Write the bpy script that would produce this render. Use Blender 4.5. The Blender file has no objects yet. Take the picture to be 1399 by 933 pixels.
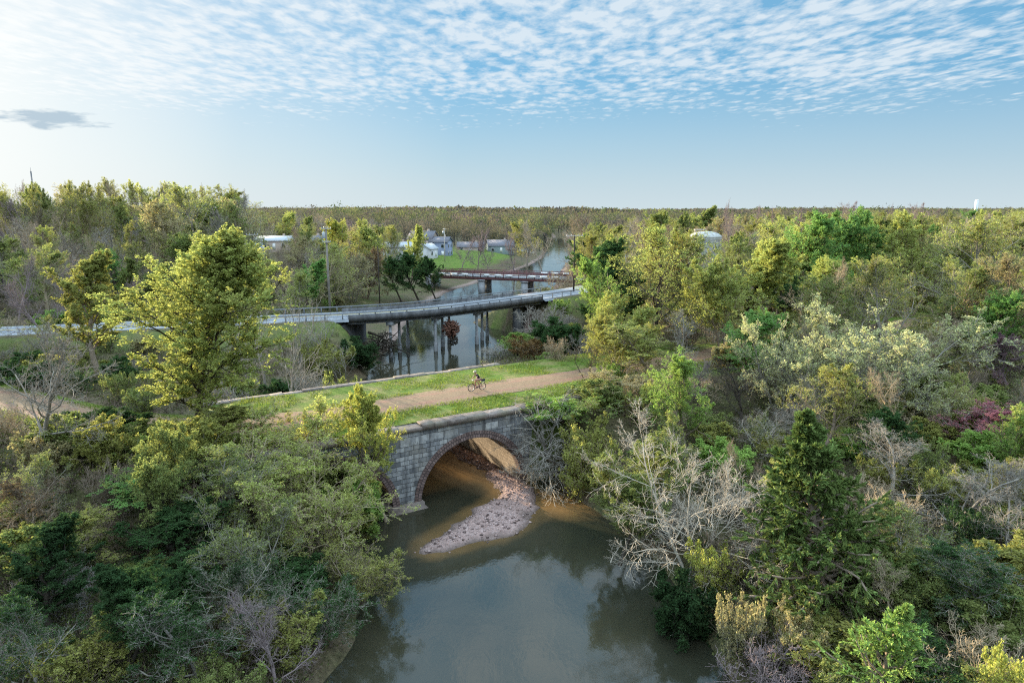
import bpy, math, random
import numpy as np
from mathutils import Vector, Matrix

random.seed(7)
R = math.radians
scene = bpy.context.scene
COL = scene.collection

# ------------------------------------------------------------------ camera numbers
CAM_Z, PITCH = 21.6, R(11.0)
CC, SS, F = math.cos(PITCH), math.sin(PITCH), 933.0

def at(px, py, Y):
    """world point at forward distance Y that the photograph shows at (px, py)"""
    t, u = (py - 466.5) / F, (px - 699.5) / F
    d = Y / (CC - t * SS)
    return (u * d, Y, CAM_Z - d * (SS + t * CC))

def on_level(px, py, z):
    t, u = (py - 466.5) / F, (px - 699.5) / F
    d = (CAM_Z - z) / (SS + t * CC)
    return (u * d, d * (CC - t * SS), z)

# ------------------------------------------------------------------ node helpers
def new_mat(name):
    m = bpy.data.materials.new(name)
    m.use_nodes = True
    nt = m.node_tree
    nt.nodes.clear()
    out = nt.nodes.new('ShaderNodeOutputMaterial')
    return m, nt, out

class NG:
    def __init__(s, nt): s.nt = nt
    def n(s, typ, **kw):
        nd = s.nt.nodes.new(typ)
        ins = kw.pop('ins', {})
        for k, v in kw.items(): setattr(nd, k, v)
        for k, v in ins.items():
            sock = nd.inputs[k]
            if hasattr(v, 'is_linked') or isinstance(v, bpy.types.NodeSocket): s.nt.links.new(v, sock)
            else: sock.default_value = v
        return nd
    def math(s, op, a, b=0.0, clamp=False):
        nd = s.n('ShaderNodeMath', operation=op, use_clamp=clamp)
        for i, v in ((0, a), (1, b)):
            if isinstance(v, bpy.types.NodeSocket): s.nt.links.new(v, nd.inputs[i])
            else: nd.inputs[i].default_value = v
        return nd.outputs[0]
    def mix(s, fac, a, b, blend='MIX'):
        nd = s.n('ShaderNodeMix', data_type='RGBA', blend_type=blend)
        for i, v in ((0, fac), (6, a), (7, b)):
            if isinstance(v, bpy.types.NodeSocket): s.nt.links.new(v, nd.inputs[i])
            elif i == 0: nd.inputs[i].default_value = v
            else: nd.inputs[i].default_value = (*v[:3], 1.0)
        return nd.outputs[2]
    def ramp(s, fac, stops):
        nd = s.n('ShaderNodeValToRGB')
        s.nt.links.new(fac, nd.inputs[0])
        cr = nd.color_ramp
        while len(cr.elements) < len(stops): cr.elements.new(0.5)
        for e, (p, c) in zip(cr.elements, stops):
            e.position = p
            e.color = (*c, 1.0) if hasattr(c, '__len__') else (c, c, c, 1.0)
        return nd.outputs[0]
    def noise(s, vec, scale, detail=4.0, rough=0.55, out='Fac'):
        nd = s.n('ShaderNodeTexNoise')
        nd.inputs['Scale'].default_value = scale
        nd.inputs['Detail'].default_value = detail
        nd.inputs['Roughness'].default_value = rough
        if vec is not None: s.nt.links.new(vec, nd.inputs['Vector'])
        return nd.outputs[out]
    def link(s, a, b): s.nt.links.new(a, b)

def principled(g, out, base, rough=0.8, bump=None, bstr=0.3, bdist=0.05, spec=0.3, metal=0.0):
    p = g.n('ShaderNodeBsdfPrincipled')
    p.inputs['Roughness'].default_value = rough
    p.inputs['Specular IOR Level'].default_value = spec
    p.inputs['Metallic'].default_value = metal
    if isinstance(base, bpy.types.NodeSocket): g.link(base, p.inputs['Base Color'])
    else: p.inputs['Base Color'].default_value = (*base, 1.0)
    if bump is not None:
        b = g.n('ShaderNodeBump')
        b.inputs['Strength'].default_value = bstr
        b.inputs['Distance'].default_value = bdist
        g.link(bump, b.inputs['Height'])
        g.link(b.outputs[0], p.inputs['Normal'])
    g.link(p.outputs[0], out.inputs['Surface'])
    return p

def plain(name, col, rough=0.7, var=0.25, scale=3.0, metal=0.0, bstr=0.15):
    """one colour, weathered by noise"""
    m, nt, out = new_mat(name)
    g = NG(nt)
    pos = g.n('ShaderNodeTexCoord').outputs['Object']
    nz = g.noise(pos, scale, 6.0, 0.65)
    lo = tuple(c * (1 - var) for c in col); hi = tuple(min(1, c * (1 + var)) for c in col)
    c = g.ramp(nz, [(0.3, lo), (0.7, hi)])
    principled(g, out, c, rough, nz, bstr, 0.02, metal=metal)
    return m

M = {}
# leaves: the object's own colour, each leaf a little different, light passing through
def leaf_material(name, trans=0.5, var=0.35):
    m, nt, out = new_mat(name)
    g = NG(nt)
    col = g.n('ShaderNodeObjectInfo').outputs['Color']
    geo = g.n('ShaderNodeNewGeometry')
    rnd = geo.outputs['Random Per Island']
    tc = g.n('ShaderNodeTexCoord').outputs['Object']
    patch = g.noise(tc, 0.45, 2.0)
    hue = g.n('ShaderNodeHueSaturation')
    g.link(g.math('ADD', g.math('ADD', g.math('MULTIPLY', patch, 0.06), 0.472), g.math('MULTIPLY', rnd, 0.02)), hue.inputs['Hue'])
    g.link(g.math('ADD', g.math('MULTIPLY', rnd, 2 * var), 1.0 - var), hue.inputs['Value'])
    g.link(col, hue.inputs['Color'])
    d = g.n('ShaderNodeBsdfDiffuse'); t = g.n('ShaderNodeBsdfTranslucent')
    g.link(hue.outputs[0], d.inputs['Color'])
    tcol = g.mix(1.0, hue.outputs[0], (1.0, 1.03, 0.86), 'MULTIPLY')
    g.link(tcol, t.inputs['Color'])
    mx = g.n('ShaderNodeMixShader'); mx.inputs[0].default_value = trans
    g.link(d.outputs[0], mx.inputs[1]); g.link(t.outputs[0], mx.inputs[2])
    g.link(mx.outputs[0], out.inputs['Surface'])
    return m
M['leaf'] = leaf_material('leaf')
M['needle'] = leaf_material('needle', 0.2, 0.45)

def bark_material():
    m, nt, out = new_mat('bark')
    g = NG(nt)
    a = g.n('ShaderNodeAttribute', attribute_type='OBJECT', attribute_name='bark')
    tc = g.n('ShaderNodeTexCoord').outputs['Object']
    nz = g.noise(tc, 2.3, 5.0, 0.7)
    k = g.math('ADD', g.math('MULTIPLY', nz, 1.1), 0.45)
    kc = g.n('ShaderNodeCombineColor')
    for i in range(3): g.link(k, kc.inputs[i])
    c = g.mix(1.0, a.outputs['Color'], kc.outputs[0], 'MULTIPLY')
    principled(g, out, c, 0.9, spec=0.1)
    return m
M['bark'] = bark_material()

# ------------------------------------------------------------------ mesh helpers
class MB:
    """collects faces of any kind and links them as one mesh"""
    def __init__(s): s.v, s.f, s.m, s.n, s.uv = [], [], [], 0, []
    def add(s, verts, faces, mat=0, uv=None):
        verts = np.asarray(verts, dtype=np.float64).reshape(-1, 3)
        faces = np.asarray(faces, dtype=np.int64)
        s.v.append(verts); s.f.append(faces + s.n); s.m.append(np.full(len(faces), mat)); s.n += len(verts)
        s.uv.append(np.asarray(uv, dtype=np.float64) if uv is not None else np.zeros((len(verts), 2)))
        return s
    def box(s, lo, hi, mat=0, T=None):
        x0, y0, z0 = lo; x1, y1, z1 = hi
        v = np.array([[x0,y0,z0],[x1,y0,z0],[x1,y1,z0],[x0,y1,z0],[x0,y0,z1],[x1,y0,z1],[x1,y1,z1],[x0,y1,z1]], float)
        if T is not None: v = T(v)
        return s.add(v, [[0,3,2,1],[4,5,6,7],[0,1,5,4],[1,2,6,5],[2,3,7,6],[3,0,4,7]], mat)
    def tubes(s, pts, rad, sides, mat=0):
        """pts [N,K,3], rad [N,K]"""
        pts = np.asarray(pts, float); rad = np.asarray(rad, float)
        N, K, _ = pts.shape
        tan = np.gradient(pts, axis=1)
        tan /= np.linalg.norm(tan, axis=2, keepdims=True) + 1e-9
        ref = np.where(np.abs(tan[:, :1, 2:3]) > 0.9, np.array([1.0, 0, 0]), np.array([0, 0, 1.0]))
        a = np.cross(tan, np.broadcast_to(ref, tan.shape)); a /= np.linalg.norm(a, axis=2, keepdims=True) + 1e-9
        b = np.cross(tan, a)
        th = np.arange(sides) * 2 * math.pi / sides
        ring = pts[:, :, None, :] + rad[:, :, None, None] * (a[:, :, None, :] * np.cos(th)[None, None, :, None] + b[:, :, None, :] * np.sin(th)[None, None, :, None])
        idx = np.arange(N * K * sides).reshape(N, K, sides)
        nx = np.roll(idx, -1, axis=2)
        q = np.stack([idx[:, :-1], nx[:, :-1], nx[:, 1:], idx[:, 1:]], -1).reshape(-1, 4)
        s.add(ring.reshape(-1, 3), q, mat)
        if sides >= 4:
            caps = idx[:, -1, :]
            s.f.append(caps.reshape(N, sides) + s.n - N * K * sides); s.m.append(np.full(N, mat))
        return s
    def tube(s, path, r, sides=8, mat=0):
        p = np.asarray(path, float)[None]
        rr = np.broadcast_to(np.asarray(r, float), (p.shape[1],))[None]
        s.tubes(p, rr, sides, mat)
        # close the start too
        base = s.n - p.shape[1] * sides
        s.f.append(np.arange(base, base + sides)[::-1][None]); s.m.append(np.full(1, mat))
        return s
    def lathe(s, prof, seg=24, mat=0, T=None):
        """prof: (r, z) pairs"""
        prof = np.asarray(prof, float); th = np.arange(seg) * 2 * math.pi / seg
        v = np.stack([prof[:, None, 0] * np.cos(th), prof[:, None, 0] * np.sin(th), np.broadcast_to(prof[:, None, 1], (len(prof), seg))], -1)
        idx = np.arange(len(prof) * seg).reshape(len(prof), seg); nx = np.roll(idx, -1, 1)
        q = np.stack([idx[:-1], nx[:-1], nx[1:], idx[1:]], -1).reshape(-1, 4)
        v = v.reshape(-1, 3)
        if T is not None: v = T(v)
        return s.add(v, q, mat)
    def quads(s, c, a, b, mat=0):
        """rhombic leaves: centre, half-axes"""
        v = np.stack([c - a, c - b * 0.9 + a * 0.1, c + a, c + b * 0.9 + a * 0.1], 1)
        n = len(c)
        return s.add(v.reshape(-1, 3), np.arange(4 * n).reshape(n, 4), mat)
    def mesh(s, name, mats, smooth=False, uv=False):
        me = bpy.data.meshes.new(name)
        V = np.concatenate(s.v)
        me.vertices.add(len(V)); me.vertices.foreach_set('co', V.astype(np.float32).ravel())
        fl = [f for f in s.f if len(f)]; ml = [m for f, m in zip(s.f, s.m) if len(f)]
        loops = np.concatenate([f.ravel() for f in fl]).astype(np.int32)
        tot = np.concatenate([np.full(len(f), f.shape[1]) for f in fl]).astype(np.int32)
        me.loops.add(len(loops)); me.loops.foreach_set('vertex_index', loops)
        me.polygons.add(len(tot))
        me.polygons.foreach_set('loop_start', (np.cumsum(tot) - tot).astype(np.int32))
        me.polygons.foreach_set('loop_total', tot)
        me.polygons.foreach_set('material_index', np.concatenate(ml).astype(np.int32))
        if smooth: me.polygons.foreach_set('use_smooth', np.ones(len(tot), dtype=bool))
        if uv:
            U = np.concatenate(s.uv)
            l = me.uv_layers.new(name='UVMap'); l.data.foreach_set('uv', U[loops].astype(np.float32).ravel())
        for m in mats: me.materials.append(m)
        me.update(calc_edges=True); me.validate()
        return me
    def build(s, name, mats, parent=None, smooth=False, uv=False):
        if not isinstance(mats, (list, tuple)): mats = [mats]
        o = bpy.data.objects.new(name, s.mesh(name, mats, smooth, uv)); COL.objects.link(o)
        if parent is not None: o.parent = parent
        return o

def tag(o, label=None, cat=None, group=None, kind=None):
    if label: o['label'] = label
    if cat: o['category'] = cat
    if group: o['group'] = group
    if kind: o['kind'] = kind
    return o

def empty(name, loc=(0, 0, 0), rz=0.0):
    o = bpy.data.objects.new(name, None); COL.objects.link(o)
    o.location = loc; o.rotation_euler = (0, 0, rz); o.empty_display_size = 0.3
    return o

# value noise in numpy
_tab = np.random.RandomState(5).rand(256, 256)
def vnoise(x, y):
    x = np.asarray(x, float); y = np.asarray(y, float)
    xi, yi = np.floor(x).astype(int), np.floor(y).astype(int)
    fx, fy = x - xi, y - yi
    fx, fy = fx * fx * (3 - 2 * fx), fy * fy * (3 - 2 * fy)
    g = lambda a, b: _tab[a % 256, b % 256]
    return (g(xi, yi) * (1 - fx) + g(xi + 1, yi) * fx) * (1 - fy) + (g(xi, yi + 1) * (1 - fx) + g(xi + 1, yi + 1) * fx) * fy
def fbm(x, y, o=4):
    r, a, n = 0, 0.5, 0
    for i in range(o):
        r = r + a * vnoise(x * 2 ** i + 17 * i, y * 2 ** i + 31 * i); n += a; a *= 0.5
    return r / n - 0.5
def smooth(x, a, b):
    t = np.clip((x - a) / (b - a), 0, 1); return t * t * (3 - 2 * t)

def catmull(P, step=1.0):
    P = np.asarray(P, float)
    P = np.vstack([2 * P[0] - P[1], P, 2 * P[-1] - P[-2]])
    out = []
    for i in range(1, len(P) - 2):
        a, b, c, d = P[i - 1:i + 3]
        n = max(2, int(np.linalg.norm((c - b)[:2]) / step))
        t = (np.arange(n) / n)[:, None]
        out.append(0.5 * (2 * b + (c - a) * t + (2 * a - 5 * b + 4 * c - d) * t ** 2 + (3 * b - 3 * c + d - a) * t ** 3))
    out.append(P[-2][None])
    return np.vstack(out)

# ------------------------------------------------------------------ the lie of the land
TH = R(32.0)
BO = np.array([-3.0, 49.7]); BU = np.array([math.cos(TH), math.sin(TH)]); BN = np.array([-math.sin(TH), math.cos(TH)])
def uv2w(u, v): return BO[0] + u * BU[0] + v * BN[0], BO[1] + u * BU[1] + v * BN[1]
def w2uv(x, y):
    dx, dy = np.asarray(x) - BO[0], np.asarray(y) - BO[1]
    return dx * BU[0] + dy * BU[1], dx * BN[0] + dy * BN[1]
DECK = 6.2

RIVER = catmull([(4, -30, 9), (3, 8, 9), (1.2, 25, 9.6), (0.6, 33, 9.3), (-0.4, 40, 8.8), (-2.0, 46, 8.2), (-4.6, 51, 6.6), (-9, 58, 6.6), (-13.5, 66, 7.5), (-14, 78, 8),
                 (-12, 93, 8.2), (-9.5, 108, 9.8), (-8.5, 130, 11.5), (-6, 155, 13.5), (-3, 178, 13.5), (2, 205, 11), (9, 240, 8), (16, 280, 6.5), (22, 330, 5.5), (26, 400, 5), (40, 520, 5)], 1.2)
PATH = catmull([uv2w(95, 6.2), uv2w(60, 6.2), uv2w(30, 6.2), uv2w(10, 6.2), uv2w(-2, 6.2), uv2w(-12, 6.4), (-23, 47.2), (-31, 48.8), (-42, 54.5), (-60, 64), (-90, 76)], 0.5)
ROAD = catmull([(-150, 64), (-110, 73), (-64, 86.5), (-36, 95.2), (-18, 102), (-7, 110.5), (10, 127.5), (21, 143), (28, 162), (33, 190), (36, 235)], 0.8)
BAR = catmull([(-5.0, 41.3, 1.1), (-3.2, 42.9, 1.8), (-1.2, 44.9, 2.3), (-0.1, 47.5, 1.9), (0.2, 50.2, 1.5), (-1.8, 54.5, 1.2), (-5.6, 60.5, 1.0)], 0.4)

def near_line(x, y, L, extra=None):
    """distance to a polyline and index of the nearest sample"""
    x = np.asarray(x, float).ravel(); y = np.asarray(y, float).ravel()
    D = np.empty(len(x)); I = np.empty(len(x), int)
    for k in range(0, len(x), 8000):
        d = (x[k:k + 8000, None] - L[None, :, 0]) ** 2 + (y[k:k + 8000, None] - L[None, :, 1]) ** 2
        I[k:k + 8000] = d.argmin(1); D[k:k + 8000] = np.sqrt(d.min(1))
    return D, I

def river_s(x, y):
    d, i = near_line(x, y, RIVER)
    j = np.clip(i + 1, 1, len(RIVER) - 1)
    tx, ty = RIVER[j, 0] - RIVER[j - 1, 0], RIVER[j, 1] - RIVER[j - 1, 1]
    side = np.sign(tx * (np.ravel(y) - RIVER[i, 1]) - ty * (np.ravel(x) - RIVER[i, 0]))   # + on the left bank
    wob = 0.9 * fbm(np.ravel(x) * 0.16, np.ravel(y) * 0.16, 3) * 2
    return d - RIVER[i, 2] + wob, side

def height(x, y, full=False):
    shp = np.shape(x)
    x = np.ravel(np.asarray(x, float)); y = np.ravel(np.asarray(y, float))
    s, side = river_s(x, y)
    steep = np.interp(s, [-40, -3, 0, 1.5, 5, 12, 30, 120], [-1.3, -1.2, 0, 0.9, 2.3, 3.2, 4.4, 6.0])
    gentle = np.interp(s, [-40, -4, 0, 4, 12, 26, 60, 150], [-1.3, -1.0, 0, 0.45, 1.9, 4.3, 5.8, 7.0])
    w = smooth(y, 104, 125)
    z = steep * (1 - w) + gentle * w
    z = z + smooth(s, 1.0, 8.0) * (fbm(x * 0.12, y * 0.12) * 1.2 + fbm(x * 0.5, y * 0.5, 3) * 0.5)
    far = smooth(np.hypot(x, y), 260, 1500)
    z = z + far * (42 * fbm(x * 0.0016 + 3, y * 0.0016, 3) - 4.0)
    z = z + 3.0 * smooth(-x, 40, 110) * smooth(y, 100, 150)
    # embankment of the path
    u, v = w2uv(x, y)
    dp, _ = near_line(x, y, PATH)
    emb = 6.1 - np.maximum(0, dp - 7.7) * 0.62
    right = np.where(v < -0.2, smooth(u, 5.6, 10.5), np.where(v > 14.7, smooth(u, 4.6, 9.0), (u > 5.0) * 1.0))
    left = np.where(v < -0.2, smooth(-u, 15.5, 19), np.where(v > 14.7, smooth(-u, 11, 15), (u < -16.0) * 1.0))
    k = np.maximum(right, left)
    z = np.where(k > 0, np.maximum(z, emb * k + z * (1 - k)), z)
    top = (dp < 7.7) & (k >= 1)
    z = np.where(top, 6.1, z)
    # embankment of the road
    dr, ir = near_line(x, y, ROAD)
    remb = 6.2 - np.maximum(0, dr - 4.6) * 0.55
    rx = ROAD[ir, 0]
    kr = np.maximum(smooth(-rx, 22.5, 26.5), smooth(rx, 0.5, 4.5))
    z = np.where(kr > 0, np.maximum(z, remb * kr + z * (1 - kr)), z)
    z = np.where((dr < 4.6) & (kr >= 1), 6.2, z)
    # gravel bar
    db, ib = near_line(x, y, BAR)
    bw = BAR[ib, 2]
    e = db - bw + fbm(x * 0.7, y * 0.7, 4) * 1.5
    bar = 0.34 * smooth(-e, -0.5, 1.2) - 0.13 + fbm(x * 1.3, y * 1.3, 4) * 0.22
    z = np.where(e < 0.6, np.maximum(z, bar), z)
    # low shoal by the far bridge
    sh = 0.5 - ((x - 12) / 11) ** 2 - ((y - 168) / 12) ** 2
    z = np.where(sh > 0, np.maximum(z, np.minimum(0.55, sh * 1.6)), z)
    if full: return z.reshape(shp), s.reshape(shp), side.reshape(shp), e.reshape(shp), dp.reshape(shp), dr.reshape(shp)
    return z.reshape(shp)

def hz(x, y): return float(height(np.array([x]), np.array([y]))[0])
# ================================================================== ground, water, road, path
def terrain():
    def axis(parts):
        out = [parts[0][0]]
        for lo, hi, st in parts:
            n = max(1, int(round((hi - lo) / st))); out += list(lo + (hi - lo) * (np.arange(n) + 1) / n)
        return np.array(out)
    xs = axis([(-6000, -1500, 900), (-1500, -400, 100), (-400, -120, 14), (-120, -45, 2.5), (-45, -14, 0.9), (-14, 12, 0.4), (12, 45, 0.9), (45, 120, 2.5), (120, 400, 14), (400, 1500, 100), (1500, 6000, 900)])
    ys = axis([(-60, 20, 5), (20, 37, 0.8), (37, 66, 0.4), (66, 130, 0.9), (130, 300, 2.0), (300, 500, 10), (500, 1600, 80), (1600, 9000, 800)])
    X, Y = np.meshgrid(xs, ys)
    Z, s, side, e, dp, dr = height(X, Y, True)
    ny, nx = X.shape
    idx = np.arange(nx * ny).reshape(ny, nx)
    q = np.stack([idx[:-1, :-1], idx[:-1, 1:], idx[1:, 1:], idx[1:, :-1]], -1).reshape(-1, 4)
    mb = MB(); mb.add(np.stack([X, Y, Z], -1).reshape(-1, 3), q)
    o = mb.build('ground', M['ground'], smooth=True); tag(o, kind='structure')
    lawn = smooth(-np.maximum(np.abs(X + 8) - 24, np.maximum(196 - Y, Y - 300)), -6, 4) * smooth(s, 8, 14)
    bank = smooth(s, 5, 10) * (1 - smooth(s, 24, 38)) * smooth(Y, 100, 125) * (1 - smooth(Y, 175, 190)) * (side > 0)
    grass = np.clip(np.maximum(lawn, 0.22 * bank), 0, 1)
    verge = (1 - smooth(dp, 6.2, 7.6)) * 0.7 * smooth(X, -26, -19)
    rverge = smooth(dr, 4.5, 5) * (1 - smooth(dr, 7, 10)) * 0.5
    grass = np.maximum(grass, np.maximum(verge, rverge))
    gravel = np.clip(np.maximum(smooth(-e, -0.7, 0.0), (1 - smooth(np.abs(s - 0.6), 0.6, 2.2)) * 0.75 * smooth(Y, 98, 108)), 0, 1)
    shoal = np.maximum(0, 0.9 - ((X - 13) / 13) ** 2 - ((Y - 168) / 15) ** 2)
    gravel = np.maximum(gravel, np.clip(shoal * 2, 0, 1))
    for nm, val in (('grass', grass), ('gravel', gravel)):
        a = o.data.attributes.new(nm, 'FLOAT', 'POINT'); a.data.foreach_set('value', val.astype(np.float32).ravel())
    return o

def ground_material():
    m, nt, out = new_mat('forest floor'); g = NG(nt)
    pos = g.n('ShaderNodeNewGeometry').outputs['Position']
    n1 = g.noise(pos, 0.35, 5.0, 0.6); n2 = g.noise(pos, 4.0, 6.0, 0.7); n3 = g.noise(pos, 0.06, 3.0)
    litter = g.ramp(n2, [(0.25, (0.045, 0.034, 0.022)), (0.5, (0.11, 0.082, 0.052)), (0.75, (0.19, 0.145, 0.095))])
    olive = g.ramp(n2, [(0.3, (0.04, 0.045, 0.018)), (0.7, (0.11, 0.115, 0.045))])
    base = g.mix(g.ramp(n1, [(0.42, 0.0), (0.62, 0.8)]), litter, olive)
    gr = g.ramp(g.noise(pos, 1.3, 6.0, 0.7), [(0.3, (0.05, 0.085, 0.014)), (0.52, (0.105, 0.16, 0.026)), (0.75, (0.2, 0.2, 0.06))])
    at1 = g.n('ShaderNodeAttribute', attribute_name='grass').outputs['Fac']
    at2 = g.n('ShaderNodeAttribute', attribute_name='gravel').outputs['Fac']
    k1 = g.math('MULTIPLY', at1, g.math('ADD', g.math('MULTIPLY', n1, 1.6), 0.15), True)
    base = g.mix(k1, base, gr)
    vor = g.n('ShaderNodeTexVoronoi'); vor.inputs['Scale'].default_value = 6.5; g.link(pos, vor.inputs['Vector'])
    peb = g.ramp(vor.outputs['Color'], [(0.1, (0.2, 0.135, 0.12)), (0.6, (0.38, 0.265, 0.24)), (0.95, (0.5, 0.385, 0.355))])
    mud = g.ramp(n2, [(0.3, (0.2, 0.135, 0.115)), (0.7, (0.41, 0.285, 0.25))])
    grav = g.mix(g.ramp(n1, [(0.35, 0.85), (0.6, 0.45)]), peb, mud)
    sz_ = g.n('ShaderNodeSeparateXYZ'); g.link(pos, sz_.inputs[0])
    wet = g.ramp(g.math('ADD', sz_.outputs[2], g.math('MULTIPLY', n1, 0.12)), [(0.06, 0.8), (0.24, 0.0)])      # soaked margin at the waterline
    grav = g.mix(wet, grav, (0.07, 0.055, 0.045))
    base = g.mix(at2, base, grav)
    h = g.math('ADD', n2, g.math('MULTIPLY', vor.outputs['Distance'], g.math('MULTIPLY', at2, -0.8)))
    principled(g, out, base, 0.95, h, 0.8, 0.15, spec=0.1)
    return m

def water_material():
    m, nt, out = new_mat('muddy water'); g = NG(nt)
    pos = g.n('ShaderNodeNewGeometry').outputs['Position']
    n1 = g.noise(pos, 0.09, 3.0); 
    mp = g.n('ShaderNodeMapping'); mp.inputs['Scale'].default_value = (1.0, 0.55, 1.0); g.link(pos, mp.inputs['Vector'])
    rip = g.noise(mp.outputs[0], 3.2, 4.0, 0.6); swell = g.noise(mp.outputs[0], 0.5, 2.0)
    base = g.ramp(n1, [(0.35, (0.018, 0.02, 0.013)), (0.65, (0.04, 0.036, 0.022))])
    base = g.mix(g.n('ShaderNodeAttribute', attribute_name='shallow_sunlit').outputs['Fac'], base, (0.17, 0.1, 0.04))  # amber for the sandy shallows and for painted sunlight on the water
    p = principled(g, out, base, 0.06, g.math('ADD', g.math('MULTIPLY', rip, 0.5), swell), 0.24, 0.05, spec=0.5)
    p.inputs['IOR'].default_value = 1.33
    rr = g.ramp(g.noise(pos, 0.14, 3.0), [(0.42, 0.015), (0.6, 0.11)])
    g.link(rr, p.inputs['Roughness'])
    return m

M['ground'] = ground_material(); M['water'] = water_material()
ground = terrain()
wm = MB(); L = []
gx = np.concatenate([np.linspace(-60, -12.5, 20), np.arange(-12, 14, .5), np.linspace(14.5, 75, 25)]); gy = np.concatenate([np.linspace(-30, 24, 15), np.arange(25, 68, .5), np.linspace(69, 520, 120)])
GX, GY = np.meshgrid(gx, gy); gi = np.arange(GX.size).reshape(GX.shape)
wm.add(np.stack([GX, GY, np.zeros_like(GX)], -1).reshape(-1, 3), np.stack([gi[:-1, :-1], gi[:-1, 1:], gi[1:, 1:], gi[1:, :-1]], -1).reshape(-1, 4))
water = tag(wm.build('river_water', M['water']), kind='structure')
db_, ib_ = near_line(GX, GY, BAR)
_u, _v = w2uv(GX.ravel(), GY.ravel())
shal_sun = np.maximum(0.55 * (1 - smooth(db_ - BAR[ib_, 2], 0.1, 1.1)), np.exp(-((GX.ravel() - 3.6) / 2.6) ** 2 - ((GY.ravel() - 47.6) / 1.7) ** 2) * 1.3)          # sandy shallows round the bar, plus a painted sunlit amber patch beside it
shal_sun = np.maximum(shal_sun, smooth(4.8 - np.abs(_u), 0, 1.5) * smooth(_v, 1.0, 4) * smooth(16 - _v, 0, 3))  # sunlit amber painted in along the water under the arch
shal_sun = np.clip(shal_sun + 0.5 * fbm(GX.ravel() * .8, GY.ravel() * .8, 3), 0, 1) * (shal_sun > .05)
a_ = water.data.attributes.new('shallow_sunlit', 'FLOAT', 'POINT'); a_.data.foreach_set('value', shal_sun.astype(np.float32))

def offset_strip(L, offs, zfun, u0=0, u1=None):
    """strip along polyline L with lateral offsets per sample [n, m]"""
    L = L[u0:u1]
    t = np.gradient(L[:, :2], axis=0); t /= np.linalg.norm(t, axis=1, keepdims=True)
    nrm = np.stack([-t[:, 1], t[:, 0]], 1)
    offs = np.asarray(offs, float)
    if offs.ndim == 1: offs = np.broadcast_to(offs, (len(L), len(offs)))
    XY = L[:, None, :2] + nrm[:, None, :] * offs[:, :, None]
    Z = zfun(XY[..., 0], XY[..., 1], offs)
    V = np.concatenate([XY, np.broadcast_to(Z, XY.shape[:2])[..., None]], -1)
    n, mm = V.shape[:2]
    idx = np.arange(n * mm).reshape(n, mm)
    q = np.stack([idx[:-1, :-1], idx[1:, :-1], idx[1:, 1:], idx[:-1, 1:]], -1).reshape(-1, 4)[:, ::-1]
    s = np.concatenate([[0], np.cumsum(np.linalg.norm(np.diff(L[:, :2], axis=0), axis=1))])
    uv = np.stack([np.broadcast_to(s[:, None], offs.shape), offs], -1).reshape(-1, 2)
    return V.reshape(-1, 3), q, uv

def path_material():
    m, nt, out = new_mat('gravel path'); g = NG(nt)
    pos = g.n('ShaderNodeNewGeometry').outputs['Position']
    uvn = g.n('ShaderNodeUVMap', uv_map='UVMap').outputs[0]
    sep = g.n('ShaderNodeSeparateXYZ'); g.link(uvn, sep.inputs[0])
    n1 = g.noise(pos, 7.0, 6.0, 0.75); n2 = g.noise(pos, 0.8, 4.0)
    a = g.ramp(n1, [(0.25, (0.12, 0.06, 0.042)), (0.5, (0.245, 0.132, 0.092)), (0.78, (0.36, 0.22, 0.16))])
    b = g.ramp(n1, [(0.3, (0.12, 0.085, 0.05)), (0.7, (0.27, 0.2, 0.12))])
    tr = g.math('ABSOLUTE', g.math('ADD', g.math('ABSOLUTE', sep.outputs[1]), -1.0))     # two faint wheel tracks
    worn = g.ramp(g.math('ADD', tr, g.math('MULTIPLY', n2, 1.2)), [(0.45, 0.0), (1.0, 0.75)])
    principled(g, out, g.mix(worn, a, b), 0.95, n1, 0.6, 0.04, spec=0.1)
    return m
def grass_material():
    m, nt, out = new_mat('mown grass'); g = NG(nt)
    pos = g.n('ShaderNodeNewGeometry').outputs['Position']
    n1 = g.noise(pos, 9.0, 6.0, 0.75); n2 = g.noise(pos, 0.55, 4.0, 0.6)
    a = g.ramp(n1, [(0.25, (0.04, 0.07, 0.012)), (0.55, (0.1, 0.15, 0.022)), (0.8, (0.19, 0.24, 0.05))])
    b = g.ramp(n1, [(0.3, (0.12, 0.1, 0.035)), (0.7, (0.25, 0.22, 0.09))])
    principled(g, out, g.mix(g.ramp(n2, [(0.42, 0.0), (0.62, 0.95)]), a, b), 0.95, n1, 0.9, 0.06, spec=0.1)
    return m
M['path'] = path_material(); M['grass'] = grass_material()

# grass strip over bridge and embankment, then the gravel path lying on it
mb = MB(); V, q, uv = offset_strip(PATH, np.linspace(0, 1, 12)[None] * np.where(PATH[:, :1] > -22, 12.75, 5.4) - np.where(PATH[:, :1] > -22, 7.5, 2.7), lambda x, y, o: 6.16 + 0.05 * fbm(x * 0.6, y * 0.6, 3))
mb.add(V, q, uv=uv); verge = tag(mb.build('grass_verge', M['grass'], smooth=True, uv=True), kind='structure')
sl = np.arange(len(PATH))
eL = 2.2 + 1.5 * fbm(sl * 0.17, sl * 0 + 3.3, 5); eR = 2.1 + 1.5 * fbm(sl * 0.17, sl * 0 + 9.1, 5)
offs = np.linspace(-1, 1, 11)[None, :] * np.where(np.linspace(-1, 1, 11)[None, :] > 0, eL[:, None], eR[:, None])
mb = MB(); V, q, uv = offset_strip(PATH, offs, lambda x, y, o: 6.125 + 0.1 * (1 - (np.abs(o) / 2.85) ** 2))
mb.add(V, q, uv=uv); tag(mb.build('gravel_path', M['path'], smooth=True, uv=True), kind='structure')

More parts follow.
